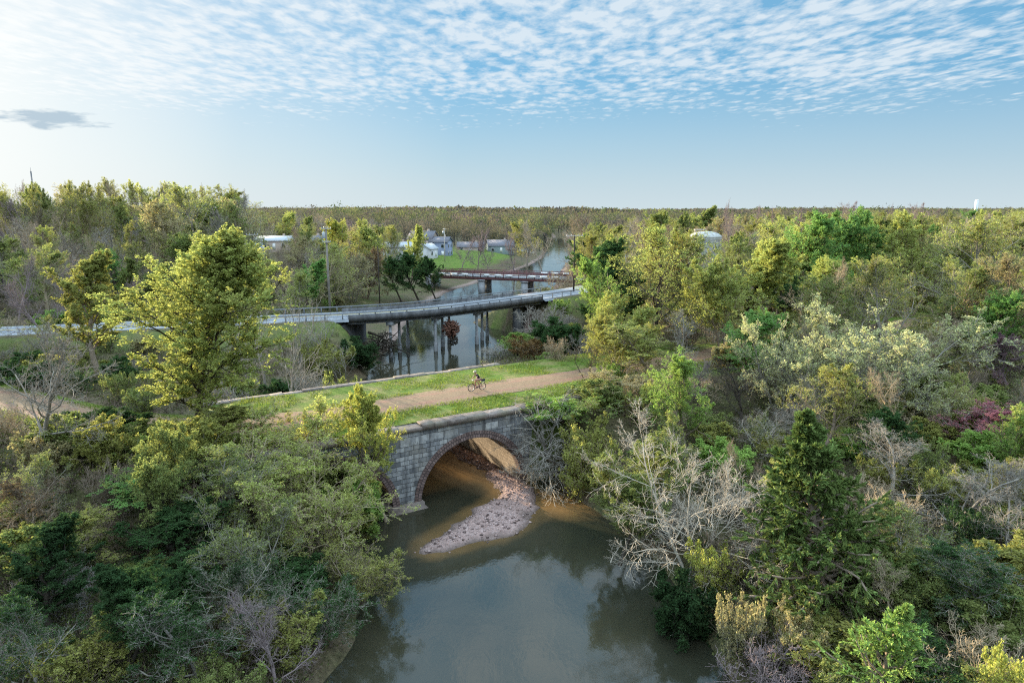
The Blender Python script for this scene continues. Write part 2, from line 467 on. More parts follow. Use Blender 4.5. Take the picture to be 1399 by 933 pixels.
def asphalt():
    m, nt, out = new_mat('worn asphalt'); g = NG(nt)
    pos = g.n('ShaderNodeNewGeometry').outputs['Position']
    n1 = g.noise(pos, 6.0, 6.0, 0.75); n2 = g.noise(pos, 0.4, 4.0)
    a = g.ramp(n1, [(0.3, (0.115, 0.122, 0.135)), (0.7, (0.18, 0.19, 0.207))])
    b = g.ramp(n1, [(0.3, (0.16, 0.168, 0.183)), (0.7, (0.235, 0.245, 0.262))])
    principled(g, out, g.mix(g.ramp(n2, [(0.4, 0), (0.65, 1)]), a, b), 0.8, n1, 0.3, 0.02, spec=0.3)
    return m
M['asphalt'] = asphalt()
M['white_paint'] = plain('white paint', (0.7, 0.7, 0.68), 0.6, 0.12)
M['yellow_paint'] = plain('yellow paint', (0.55, 0.4, 0.06), 0.6, 0.2)
def road_range(lo, hi):
    i = np.where((ROAD[:, 0] >= lo) & (ROAD[:, 0] <= hi))[0]
    return i[0], i[-1] + 1
B0, B1 = road_range(-24.6, 2.9)          # the bridged part
RZ = 6.34
for a, b in ((0, B0 + 1), (B1 - 1, len(ROAD))):
    mb = MB(); V, q, uv = offset_strip(ROAD, np.array([-4.3, -3.7, -3.1, 0, 3.1, 3.7, 4.3]), lambda x, y, o: RZ - 0.03 * np.abs(o) - np.where(np.abs(o) > 4, 0.3, 0), a, b)
    mb.add(V, q, uv=uv); tag(mb.build('road', M['asphalt'], smooth=True, uv=True), kind='structure')
for a, b in ((0, B0 + 1), (B1 - 1, len(ROAD))):
    for off, mt in ((-2.95, 'white_paint'), (2.95, 'white_paint'), (0.12, 'yellow_paint'), (-0.12, 'yellow_paint')):
        mb = MB(); V, q, uv = offset_strip(ROAD, np.array([off - 0.06, off + 0.06]), lambda x, y, o: RZ - 0.03 * np.abs(o) + 0.006, a, b)
        mb.add(V, q); tag(mb.build('road_marking', M[mt]), kind='structure')

# grass blades on the verges
rng = np.random.RandomState(11)
def blades():
    mb = MB(); N = 95000
    i = rng.randint(0, len(PATH) - 1, N * 2)
    keep = (PATH[i, 0] > -50) & (PATH[i, 0] < 22); i = i[keep][:N]
    n = len(i)
    off = np.where(rng.rand(n) < 0.5, -1.6 - 5.85 * rng.rand(n) ** 1.15, 1.7 + 3.6 * rng.rand(n) ** 1.1)
    dens = fbm(PATH[i, 0] * 0.5 + off * 0.4, PATH[i, 1] * 0.5 - off * 0.3, 3)
    k = (dens > -0.07) & ((PATH[i, 0] > -22) | (np.abs(off) < 2.7)); i, off = i[k], off[k]; n = len(i)
    t = PATH[i + 1, :2] - PATH[i, :2]; t /= np.linalg.norm(t, axis=1, keepdims=True)
    p = PATH[i, :2] + t * rng.uniform(-.4, .4, n)[:, None] + np.stack([-t[:, 1], t[:, 0]], 1) * off[:, None]
    h = rng.uniform(0.05, 0.16, n) * (1 + 1.4 * (rng.rand(n) > 0.93)); w = rng.uniform(0.015, 0.04, n)
    th = rng.uniform(0, 6.28, n); ln = rng.normal(0, 0.07, (n, 2))
    z0 = np.full(n, 6.15)
    a = np.stack([p[:, 0] - np.cos(th) * w, p[:, 1] - np.sin(th) * w, z0], 1)
    b = np.stack([p[:, 0] + np.cos(th) * w, p[:, 1] + np.sin(th) * w, z0], 1)
    c = np.stack([p[:, 0] + ln[:, 0], p[:, 1] + ln[:, 1], z0 + h], 1)
    mb.add(np.stack([a, b, c], 1).reshape(-1, 3), np.arange(3 * n).reshape(n, 3))
    o = mb.build('grass', M['leaf']); o.color = (0.165, 0.195, 0.04, 1)
    tag(o, 'short bright green grass on both sides of the gravel path', 'grass', kind='stuff')
blades()

# stones of the gravel bar
def stones():
    mb = MB(); N = 2600
    k = rng.randint(0, len(BAR) - 1, N)
    x = BAR[k, 0] + rng.normal(0, 0.75, N) * BAR[k, 2]; y = BAR[k, 1] + rng.normal(0, 0.75, N) * BAR[k, 2]
    z, s, side, e, dp, dr = height(x, y, True)
    ok = (e < 0.5) & (z > -0.1); x, y, z = x[ok], y[ok], z[ok]; n = len(x)
    r = 0.022 + 0.12 * rng.rand(n) ** 6
    oct_ = np.array([[1,0,0],[.5,.8,.1],[-.5,.8,-.1],[-1,0,0],[-.5,-.8,.1],[.5,-.8,0],[.1,.1,.7],[0,0,-.6]])
    fc = [[0,1,6],[1,2,6],[2,3,6],[3,4,6],[4,5,6],[5,0,6],[1,0,7],[2,1,7],[3,2,7],[4,3,7],[5,4,7],[0,5,7]]
    th = rng.uniform(0, 6.28, n); c, s_ = np.cos(th), np.sin(th)
    v = oct_[None] * rng.uniform(0.7, 1.3, (n, 8, 1)) * r[:, None, None]
    vx = v[..., 0] * c[:, None] - v[..., 1] * s_[:, None]; vy = v[..., 0] * s_[:, None] + v[..., 1] * c[:, None]
    v = np.stack([vx + x[:, None], vy + y[:, None], v[..., 2] + z[:, None] + r[:, None] * 0.2], -1)
    f = (np.array(fc)[None] + 8 * np.arange(n)[:, None, None]).reshape(-1, 3)
    mb.add(v.reshape(-1, 3), f)
    tag(mb.build('pebbles', M['stones'], smooth=True), 'loose pinkish grey stones strewn over the gravel bar', 'pebbles', kind='stuff')
def stone_material():
    m, nt, out = new_mat('river stones'); g = NG(nt)
    r = g.n('ShaderNodeNewGeometry').outputs['Random Per Island']
    principled(g, out, g.ramp(r, [(0.0, (0.07, 0.05, 0.045)), (0.5, (0.25, 0.17, 0.155)), (1.0, (0.4, 0.3, 0.275))]), 0.9, spec=0.2)
    return m
M['stones'] = stone_material(); stones()
# ================================================================== the stone arch bridge
def ashlar():
    m, nt, out = new_mat('ashlar limestone'); g = NG(nt)
    uvn = g.n('ShaderNodeUVMap', uv_map='UVMap').outputs[0]
    pos = g.n('ShaderNodeNewGeometry').outputs['Position']
    wob = g.n('ShaderNodeMix', data_type='VECTOR'); wob.inputs[0].default_value = 0.1
    g.link(uvn, wob.inputs[4]); g.link(g.noise(pos, 1.1, 3.0, out='Color'), wob.inputs[5])
    vec = wob.outputs[1]
    def brick(w, h, off):
        b = g.n('ShaderNodeTexBrick', offset=off, squash=1.0)
        b.inputs['Scale'].default_value = 1.0; b.inputs['Brick Width'].default_value = w; b.inputs['Row Height'].default_value = h
        b.inputs['Mortar Size'].default_value = 0.016; b.inputs['Mortar Smooth'].default_value = 0.25; b.inputs['Bias'].default_value = 0.0
        b.inputs['Color1'].default_value = (0.0, 0, 0, 1); b.inputs['Color2'].default_value = (1, 1, 1, 1); b.inputs['Mortar'].default_value = (0.5, .5, .5, 1)
        g.link(vec, b.inputs['Vector']); return b
    b1, b2 = brick(1.05, 0.62, 0.45), brick(0.62, 0.31, 0.5)
    sep = g.n('ShaderNodeSeparateXYZ'); g.link(uvn, sep.inputs[0])
    top = g.math('GREATER_THAN', sep.outputs[1], 4.96)
    tone = g.mix(top, b2.outputs['Color'], b1.outputs['Color'])
    mort = g.mix(top, b2.outputs['Fac'], b1.outputs['Fac'])
    n1 = g.noise(pos, 2.2, 6.0, 0.7); n2 = g.noise(pos, 0.5, 4.0)
    c = g.ramp(tone, [(0.0, (0.11, 0.112, 0.117)), (0.5, (0.23, 0.232, 0.238)), (1.0, (0.45, 0.445, 0.435))])
    c = g.mix(g.ramp(n1, [(0.33, 0.6), (0.55, 0.0)]), c, (0.1, 0.1, 0.1))
    c = g.mix(g.ramp(n2, [(0.5, 0.0), (0.75, 0.6)]), c, (0.33, 0.3, 0.25))
    st = g.n('ShaderNodeMapping'); st.inputs['Scale'].default_value = (2.2, 2.2, 0.22); g.link(pos, st.inputs['Vector'])
    c = g.mix(g.ramp(g.noise(st.outputs[0], 1.0, 5.0, 0.65), [(0.5, 0.0), (0.66, 0.7)]), c, (0.045, 0.045, 0.048))      # damp streaks
    c = g.mix(g.ramp(g.noise(pos, 1.7, 5.0, 0.7), [(0.6, 0.0), (0.7, 0.45)]), c, (0.36, 0.345, 0.32))                    # lime bloom
    fl = g.math('ADD', sep.outputs[1], g.math('MULTIPLY', n2, 0.9))
    c = g.mix(g.ramp(fl, [(0.62, 0.6), (1.0, 0.0)]) , c, (0.06, 0.05, 0.04))                                             # flood line
    c = g.mix(g.math('MULTIPLY', mort, 0.8), c, (0.06, 0.056, 0.053))
    h = g.math('SUBTRACT', g.math('MULTIPLY', n1, 0.35), mort)
    principled(g, out, c, 0.92, h, 0.9, 0.06, spec=0.15)
    return m
def radial_brick(name, c1, c2, w, h, mort=0.03, mcol=(0.06, 0.05, 0.05)):
    m, nt, out = new_mat(name); g = NG(nt)
    uvn = g.n('ShaderNodeUVMap', uv_map='UVMap').outputs[0]
    pos = g.n('ShaderNodeNewGeometry').outputs['Position']
    b = g.n('ShaderNodeTexBrick', offset=0.5)
    b.inputs['Scale'].default_value = 1.0; b.inputs['Brick Width'].default_value = w; b.inputs['Row Height'].default_value = h
    b.inputs['Mortar Size'].default_value = mort; b.inputs['Mortar Smooth'].default_value = 0.3
    b.inputs['Color1'].default_value = (*c1, 1); b.inputs['Color2'].default_value = (*c2, 1); b.inputs['Mortar'].default_value = (*mcol, 1)
    g.link(uvn, b.inputs['Vector'])
    n1 = g.noise(pos, 3.0, 6.0, 0.7)
    c = g.mix(g.ramp(n1, [(0.4, 0.55), (0.65, 0.0)]), b.outputs['Color'], tuple(x * 0.4 for x in c1))
    principled(g, out, c, 0.92, g.math('SUBTRACT', g.math('MULTIPLY', n1, 0.5), b.outputs['Fac']), 0.8, 0.04, spec=0.15)
    return m
M['ashlar'] = ashlar()
M['ring'] = radial_brick('arch ring brick', (0.15, 0.1, 0.088), (0.26, 0.185, 0.165), 0.23, 0.3)
M['barrel'] = radial_brick('barrel stone', (0.36, 0.29, 0.22), (0.46, 0.38, 0.3), 0.7, 0.36, 0.018, (0.2, 0.155, 0.12))
def coping_mat():
    m, nt, out = new_mat('coping stone'); g = NG(nt)
    pos = g.n('ShaderNodeNewGeometry').outputs['Position']; r = g.n('ShaderNodeNewGeometry').outputs['Random Per Island']
    n1 = g.noise(pos, 3.0, 6.0, 0.75); n2 = g.noise(pos, 0.7, 3.0)
    c = g.ramp(n1, [(0.3, (0.09, 0.072, 0.06)), (0.55, (0.19, 0.153, 0.132)), (0.8, (0.3, 0.255, 0.23))])
    c = g.mix(g.ramp(n2, [(0.5, 0.0), (0.7, 0.5)]), c, (0.17, 0.16, 0.1))
    hs = g.n('ShaderNodeHueSaturation'); g.link(c, hs.inputs['Color']); g.link(g.math('ADD', g.math('MULTIPLY', r, 0.5), 0.72), hs.inputs['Value'])
    principled(g, out, hs.outputs[0], 0.92, n1, 0.6, 0.04, spec=0.15)
    return m
M['coping'] = coping_mat()

AR, RT, SPR = 4.4, 0.55, 0.05          # arch radius, ring depth, springing height
ARCHES = (0.0, -11.0)
WU0, WU1, WT, VB = -17.5, 8.5, 5.82, 14.6
bridge = empty('stone_arch_bridge', (BO[0], BO[1], 0), TH)
tag(bridge, 'old grey stone arch bridge over the creek carrying the grassy gravel path', 'bridge')
def arch_z(u, r):
    z = np.full(np.shape(u), -0.8)
    for c in ARCHES:
        k = np.abs(u - c) < r
        z = np.where(k, SPR + np.sqrt(np.maximum(0, r * r - (u - c) ** 2)), z)
    return z
def spandrel(v0, v1):
    mb = MB(); RO = AR + RT - 0.02
    us = np.unique(np.concatenate([np.linspace(WU0, WU1, 260)] + [c + RO * np.cos(np.linspace(0, math.pi, 70)) for c in ARCHES]))
    mid = (us[:-1] + us[1:]) / 2
    def zb(u, m):
        z = arch_z(u, RO)
        return np.where((arch_z(m, RO) > -0.5), np.maximum(z, SPR), -0.8)
    nz = 12
    for a, b, m_ in zip(us[:-1], us[1:], mid):
        za, zb_ = float(zb(np.array(a), np.array(m_))), float(zb(np.array(b), np.array(m_)))
        ta = np.linspace(za, WT, nz); tb = np.linspace(zb_, WT, nz)
        for vv, flip in ((v0, False), (v1, True)):
            Vv = np.concatenate([np.stack([np.full(nz, a), np.full(nz, vv), ta], 1), np.stack([np.full(nz, b), np.full(nz, vv), tb], 1)])
            i = np.arange(nz - 1); qd = np.stack([i, i + nz, i + nz + 1, i + 1], 1)
            if flip: qd = qd[:, ::-1]
            mb.add(Vv, qd, uv=Vv[:, [0, 2]])
    mb.add([[WU1, v0, -0.8], [WU1, v1, -0.8], [WU1, v1, WT], [WU1, v0, WT], [WU0, v0, -0.8], [WU0, v1, -0.8], [WU0, v1, WT], [WU0, v0, WT]], [[0, 1, 2, 3], [7, 6, 5, 4]], uv=[[0, 0], [1, 0], [1, 6], [0, 6]] * 2)
    return mb
spandrel(0.0, 0.7).build('spandrel_wall', M['ashlar'], bridge, uv=True)
spandrel(VB - 0.7, VB).build('spandrel_wall', M['ashlar'], bridge, uv=True)
def arc(c, r, n=72, legs=True):
    th = np.linspace(0, math.pi, n)
    p = np.stack([c + r * np.cos(th), SPR + r * np.sin(th)], 1)
    if legs: p = np.vstack([[c + r, -0.8], p, [c - r, -0.8]])
    return p
def ring(c, v0, v1):
    mb = MB(); pi, po = arc(c, AR), arc(c, AR + RT)
    s = np.concatenate([[0], np.cumsum(np.linalg.norm(np.diff(po, axis=0), axis=1))])
    n = len(pi); i = np.arange(n - 1); qd = np.stack([i, i + 1, i + n + 1, i + n], 1)
    for (pa, va, ra), (pb, vb, rb) in (((pi, v0, 0), (po, v0, RT)), ((po, v0, 0), (po, v1, .8)), ((po, v1, 0), (pi, v1, RT)), ((pi, v1, 0), (pi, v0, .8))):
        Vv = np.concatenate([np.stack([pa[:, 0], np.full(n, va), pa[:, 1]], 1), np.stack([pb[:, 0], np.full(n, vb), pb[:, 1]], 1)])
        mb.add(Vv, qd, uv=np.concatenate([np.stack([s, np.full(n, ra)], 1), np.stack([s, np.full(n, rb)], 1)]))
    return mb
for c in ARCHES:
    ring(c, -0.07, 0.55).build('arch_ring', M['ring'], bridge, uv=True)
    ring(c, VB - 0.55, VB + 0.07).build('arch_ring', M['ring'], bridge, uv=True)
    mb = MB(); p = arc(c, AR + 0.03); n = len(p)
    s = np.concatenate([[0], np.cumsum(np.linalg.norm(np.diff(p, axis=0), axis=1))])
    vs = np.linspace(0.5, VB - 0.5, 24)
    Vv = np.stack([np.broadcast_to(p[:, None, 0], (n, 24)), np.broadcast_to(vs, (n, 24)), np.broadcast_to(p[:, None, 1], (n, 24))], -1)
    rel = 0.05 * fbm(s[:, None] * 1.7, vs[None] * 1.3, 3)
    Vv = Vv + np.stack([rel, rel * 0, rel], -1)
    ii = np.arange(n * 24).reshape(n, 24)
    mb.add(Vv.reshape(-1, 3), np.stack([ii[:-1, :-1], ii[:-1, 1:], ii[1:, 1:], ii[1:, :-1]], -1).reshape(-1, 4), uv=np.stack([np.broadcast_to(vs, (n, 24)), np.broadcast_to(s[:, None], (n, 24))], -1).reshape(-1, 2))
    mb.build('barrel_vault', M['barrel'], bridge, uv=True)
# fill slab closing the top between the walls, so that no light falls through
mb = MB(); mb.box((WU0, 0.6, 5.6), (WU1, VB - 0.6, 6.08)); mb.build('deck_fill', M['grass'], bridge)
def coping(v0, v1, seed):
    r_ = np.random.RandomState(seed); mb = MB(); u = WU0 - 0.5
    while u < WU1 + 2:
        w = r_.uniform(0.9, 2.1); j = r_.normal(0, 0.028, 5); dz = 0.36 + j[4]
        x0, x1, a, b, z0, z1 = u + 0.015, u + w - 0.015, v0 + j[0], v1 + j[1], WT + 0.004, WT + dz
        e = 0.035
        v = [[x0,a,z0],[x1,a,z0],[x1,b,z0],[x0,b,z0],[x0,a,z1-e],[x1,a,z1-e],[x1,b,z1-e],[x0,b,z1-e],[x0+e,a+e,z1],[x1-e,a+e,z1+j[2]],[x1-e,b-e,z1+j[3]],[x0+e,b-e,z1]]
        mb.add(v, [[0,3,2,1],[0,1,5,4],[1,2,6,5],[2,3,7,6],[3,0,4,7],[4,5,9,8],[5,6,10,9],[6,7,11,10],[7,4,8,11],[8,9,10,11]])
        u += w
    return mb
coping(-0.22, 0.95, 3).build('coping', M['coping'], bridge)
coping(VB - 0.62, VB + 0.15, 4).build('coping', M['coping'], bridge)
# the pier's footing between the two arches
mb = MB()
for k, (a, b, z1) in enumerate(((-6.75, -4.25, 0.42), (-6.9, -4.1, 0.05))):
    mb.box((a, -0.35 - 0.25 * k, -0.8), (b, VB + 0.3 + 0.25 * k, z1 - 0.01 * k))
mb.build('pier_footing', M['coping'], bridge)

# ================================================================== the road bridge
M['concrete'] = plain('grey concrete', (0.27, 0.275, 0.285), 0.85, 0.3, 1.2)
def streaked(name, lo, hi):
    m, nt, out = new_mat(name); g = NG(nt)
    pos = g.n('ShaderNodeNewGeometry').outputs['Position']; mp = g.n('ShaderNodeMapping'); mp.inputs['Scale'].default_value = (.7, .7, .12); g.link(pos, mp.inputs['Vector'])
    n1 = g.noise(mp.outputs[0], 1.5, 5.0, .65); n2 = g.noise(pos, 5.0, 5.0, .7)
    c = g.mix(g.ramp(n2, [(.35, .5), (.6, 0.)]), g.ramp(n1, [(.36, lo), (.52, tuple((a + b) / 2 for a, b in zip(lo, hi))), (.68, hi)]), tuple(a * .6 for a in lo))
    principled(g, out, c, .92, n2, .3, .03, spec=.15); return m
M['shaded_concrete'] = streaked('stained shaded concrete', (.075, .074, .076), (.17, .17, .175))  # drip stains over a base darkened for the shaded bridge sides
M['steel'] = plain('galvanised steel', (0.13, 0.136, 0.146), 0.6, 0.25, 4.0, 0.2)
M['timber'] = plain('creosoted timber', (0.07, 0.055, 0.045), 0.9, 0.5, 3.0)
rb = empty('road_bridge', (0, 0, 0)); tag(rb, 'two lane concrete road bridge on slender pile bents crossing the creek', 'bridge')
def swept(prof, a, b, ends=True):
    """closed (offset, z) profile along the road"""
    prof = np.asarray(prof, float)
    offs = np.broadcast_to(np.append(prof[:, 0], prof[0, 0]), (b - a, len(prof) + 1))
    zz = np.append(prof[:, 1], prof[0, 1])
    V, q, uv = offset_strip(ROAD, offs, lambda x, y, o: np.broadcast_to(zz, x.shape), a, b)
    mb = MB(); mb.add(V, q, uv=uv)
    if ends:
        m_ = len(prof) + 1
        mb.f.append(np.arange(m_ - 1)[None]); mb.m.append(np.zeros(1, int))
        mb.f.append((np.arange(m_ - 1) + (b - a - 1) * m_)[::-1][None]); mb.m.append(np.zeros(1, int))
    return mb
swept([(-3.45, RZ - 0.1), (0, RZ), (3.45, RZ - 0.1), (3.45, RZ - 0.4), (-3.45, RZ - 0.4)], B0, B1).build('deck', M['asphalt'], rb)
for off, mt in ((-2.95, 'white_paint'), (2.95, 'white_paint'), (0.12, 'yellow_paint'), (-0.12, 'yellow_paint')):
    mb = MB(); V, q, uv = offset_strip(ROAD, np.array([off - 0.06, off + 0.06]), lambda x, y, o: RZ - 0.027 * np.abs(o) + 0.006, B0, B1); mb.add(V, q)
    mb.build('lane_marking', M[mt], rb)
for sgn in (-1, 1):
    a, b = sgn * 3.46, sgn * 3.75
    swept([(a, RZ - 0.5), (b, RZ - 0.5), (b, RZ + 0.42), (a + sgn * 0.05, RZ + 0.42)][::sgn], B0, B1).build('parapet', M['shaded_concrete'], rb)
    m2 = (a + b) / 2
    swept([(m2 - 0.06, RZ + 0.62), (m2 + 0.06, RZ + 0.62), (m2 + 0.06, RZ + 0.78), (m2 - 0.06, RZ + 0.78)], B0 - 12, B1 + 12).build('rail', M['steel'], rb)
    t = np.gradient(ROAD[:, :2], axis=0); t /= np.linalg.norm(t, axis=1, keepdims=True)
    for i in range(B0 - 10, B1 + 10, 3):
        p = ROAD[i, :2] + np.array([-t[i, 1], t[i, 0]]) * m2
        lo = RZ + 0.4 if B0 <= i < B1 else RZ - 0.5
        mb = MB(); mb.box((p[0] - 0.07, p[1] - 0.07, lo), (p[0] + 0.07, p[1] + 0.07, RZ + 0.74)); mb.build('rail_post', M['steel'], rb)
for off in (-3.0, -1.0, 1.0, 3.0):
    swept([(off - 0.22, RZ - 1.0), (off + 0.22, RZ - 1.0), (off + 0.22, RZ - 0.42), (off - 0.22, RZ - 0.42)], B0, B1).build('girder', M['shaded_concrete'], rb)
bd = np.array([0.2, 0.98])
for cx, kind in ((-17.3, 0), (-11.0, 0), (-5.0, 0), (1.3, 1), (-23.6, 1)):
    i = int(np.argmin(np.abs(ROAD[:, 0] - cx))); c = ROAD[i, :2]
    A, Bp = c - bd * 4.1, c + bd * 4.1
    mb = MB(); n_ = np.array([bd[1], -bd[0]])
    if kind == 0:
        v = [(*(A - n_ * .45), RZ - 1.55), (*(A + n_ * .45), RZ - 1.55), (*(Bp + n_ * .45), RZ - 1.55), (*(Bp - n_ * .45), RZ - 1.55)]
        mb.add(v + [(x, y, RZ - 1.005) for x, y, z in v], [[0,3,2,1],[4,5,6,7],[0,1,5,4],[1,2,6,5],[2,3,7,6],[3,0,4,7]])
        mb.build('pile_cap', M['concrete'], rb)
        for k in range(3):
            p = A + (Bp - A) * (0.06 + 0.88 * k / 2)
            mb = MB(); mb.tube([(p[0], p[1], -1.5), (p[0], p[1], 1.3), (p[0], p[1], RZ - 1.55)], [0.24, 0.22, 0.21], 12); 
            mb.lathe([(0.0, -1.5), (0.33, -1.4), (0.33, 1.15), (0.24, 1.45)], 12, 0, lambda q_, p=p: q_ + np.array([p[0], p[1], 0]))
            mb.build('pile', M['concrete'], rb, smooth=True)
    else:
        v = [(*(A - n_ * .6), -1.0), (*(A + n_ * .6), -1.0), (*(Bp + n_ * .6), -1.0), (*(Bp - n_ * .6), -1.0)]
        mb.add(v + [(x, y, RZ - 1.005) for x, y, z in v], [[0,3,2,1],[4,5,6,7],[0,1,5,4],[1,2,6,5],[2,3,7,6],[3,0,4,7]])
        mb.build('abutment', M['shaded_concrete'], rb)

# ================================================================== the far girder bridge
M['maroon'] = plain('maroon painted steel', (0.13, 0.055, 0.055), 0.6, 0.35, 2.0)
M['panel_white'] = plain('white panel', (0.78, 0.78, 0.76), 0.5, 0.06)
P0, P1 = np.array([-22.5, 183.0]), np.array([20.0, 168.0])
gl = np.linalg.norm(P1 - P0); gth = math.atan2(*(P1 - P0)[::-1])
gb = empty('girder_bridge', (P0[0], P0[1], 0), gth); tag(gb, 'low maroon steel girder bridge with white panels along its railing', 'bridge')
GZ = 4.35
mb = MB(); mb.box((0, 0, GZ - 0.25), (gl, 6.0, GZ)); mb.build('deck', M['concrete'], gb)
for v in (0.25, 3.0, 5.75):
    mb = MB(); mb.box((0.5, v - 0.12, GZ - 0.95), (gl - 0.5, v + 0.12, GZ - 0.253)); mb.build('girder', M['maroon'], gb)
for v in (0.0, 6.0):
    for z in (0.35, 0.75, 1.15):
        mb = MB(); mb.box((0, v - 0.05, GZ + z - 0.09), (gl, v + 0.05, GZ + z + 0.09)); mb.build('rail', M['maroon'], gb)
    for k in range(22):
        x = 0.3 + k * (gl - 0.6) / 21
        mb = MB(); mb.box((x - 0.07, v - 0.09, GZ - 0.3), (x + 0.07, v + 0.09, GZ + 1.3)); mb.build('rail_post', M['maroon'], gb)
def bx(px):        # photograph column -> distance along the bridge
    u = (px - 699.5) / F; t = -0.098; k = u / (CC - t * SS)
    dx, dy = math.cos(gth), math.sin(gth)
    return (k * P0[1] - P0[0]) / (dx - k * dy)
for a, b in ((602, 608), (616, 625), (631, 640), (661, 669), (676, 685), (691, 700), (722, 732), (738, 748), (754, 764)):
    mb = MB(); mb.box((bx(a), -0.17, GZ + 0.12), (bx(b), -0.11, GZ + 0.62)); mb.build('white_panel', M['panel_white'], gb)
for a, b in ((730, 739), (745, 754), (761, 769)):
    mb = MB(); mb.box((bx(a), 5.8, GZ + 0.5), (bx(b), 5.86, GZ + 1.0)); mb.build('white_panel', M['panel_white'], gb)
for px in (657, 716):
    x = bx(px)
    for v in (0.7, 5.3):
        mb = MB(); mb.box((x - 0.8, v - 0.5, -1.2), (x + 0.8, v + 0.5, GZ - 1.3)); mb.build('pier', M['concrete'], gb)
    mb = MB(); mb.box((x - 1.0, 0.0, GZ - 1.295), (x + 1.0, 6.0, GZ - 0.955)); mb.build('pier_cap', M['concrete'], gb)
for x in (0.0, gl):
    mb = MB(); mb.box((x - 0.6, -0.4, 0.0), (x + 0.6, 6.4, GZ - 0.26)); mb.build('abutment', M['concrete'], gb)
# ================================================================== trees
def interp_par(pts, rad, i, t):
    K = pts.shape[1]; f = t * (K - 1); k = np.minimum(f.astype(int), K - 2); w = (f - k)[:, None]
    p = pts[i, k] * (1 - w) + pts[i, k + 1] * w
    d = pts[i, k + 1] - pts[i, k]; d /= np.linalg.norm(d, axis=1, keepdims=True) + 1e-9
    r = rad[i, k] * (1 - w[:, 0]) + rad[i, k + 1] * w[:, 0]
    return p, d, r

def children(rng, pts, rad, m, tlo, lenf, angf, K=5, trop=0.1, wob=0.15, rs=0.6, rmin=0.008, tip=True):
    N = pts.shape[0]
    i = np.repeat(np.arange(N), m)
    j = np.tile(np.arange(m), N)
    t = tlo + (1 - tlo) * (j + rng.uniform(0.05, 0.95, N * m)) / m
    if tip: t = np.where(j == m - 1, 0.985, t)
    p, d, r = interp_par(pts, rad, i, t)
    az = j * 2.39996 + rng.uniform(0, 6.28, N)[i] + rng.normal(0, 0.35, N * m)
    ref = np.where(np.abs(d[:, 2:3]) > 0.95, np.array([1.0, 0, 0]), np.array([0, 0, 1.0]))
    a = np.cross(d, ref); a /= np.linalg.norm(a, axis=1, keepdims=True) + 1e-9
    b = np.cross(d, a)
    ang = angf(t, rng)
    if tip: ang = np.where(j == m - 1, ang * 0.25, ang)
    dr = d * np.cos(ang)[:, None] + (a * np.cos(az)[:, None] + b * np.sin(az)[:, None]) * np.sin(ang)[:, None]
    L = lenf(t, i, rng)
    out = np.empty((N * m, K, 3)); out[:, 0] = p
    for k in range(1, K):
        dr = dr + rng.normal(0, wob, dr.shape); dr[:, 2] += trop
        dr /= np.linalg.norm(dr, axis=1, keepdims=True)
        out[:, k] = out[:, k - 1] + dr * (L / (K - 1))[:, None]
    r0 = np.maximum(r * rs, rmin)
    R_ = r0[:, None] * np.linspace(1, 0.4, K)[None]
    return out, np.maximum(R_, rmin * 0.7)

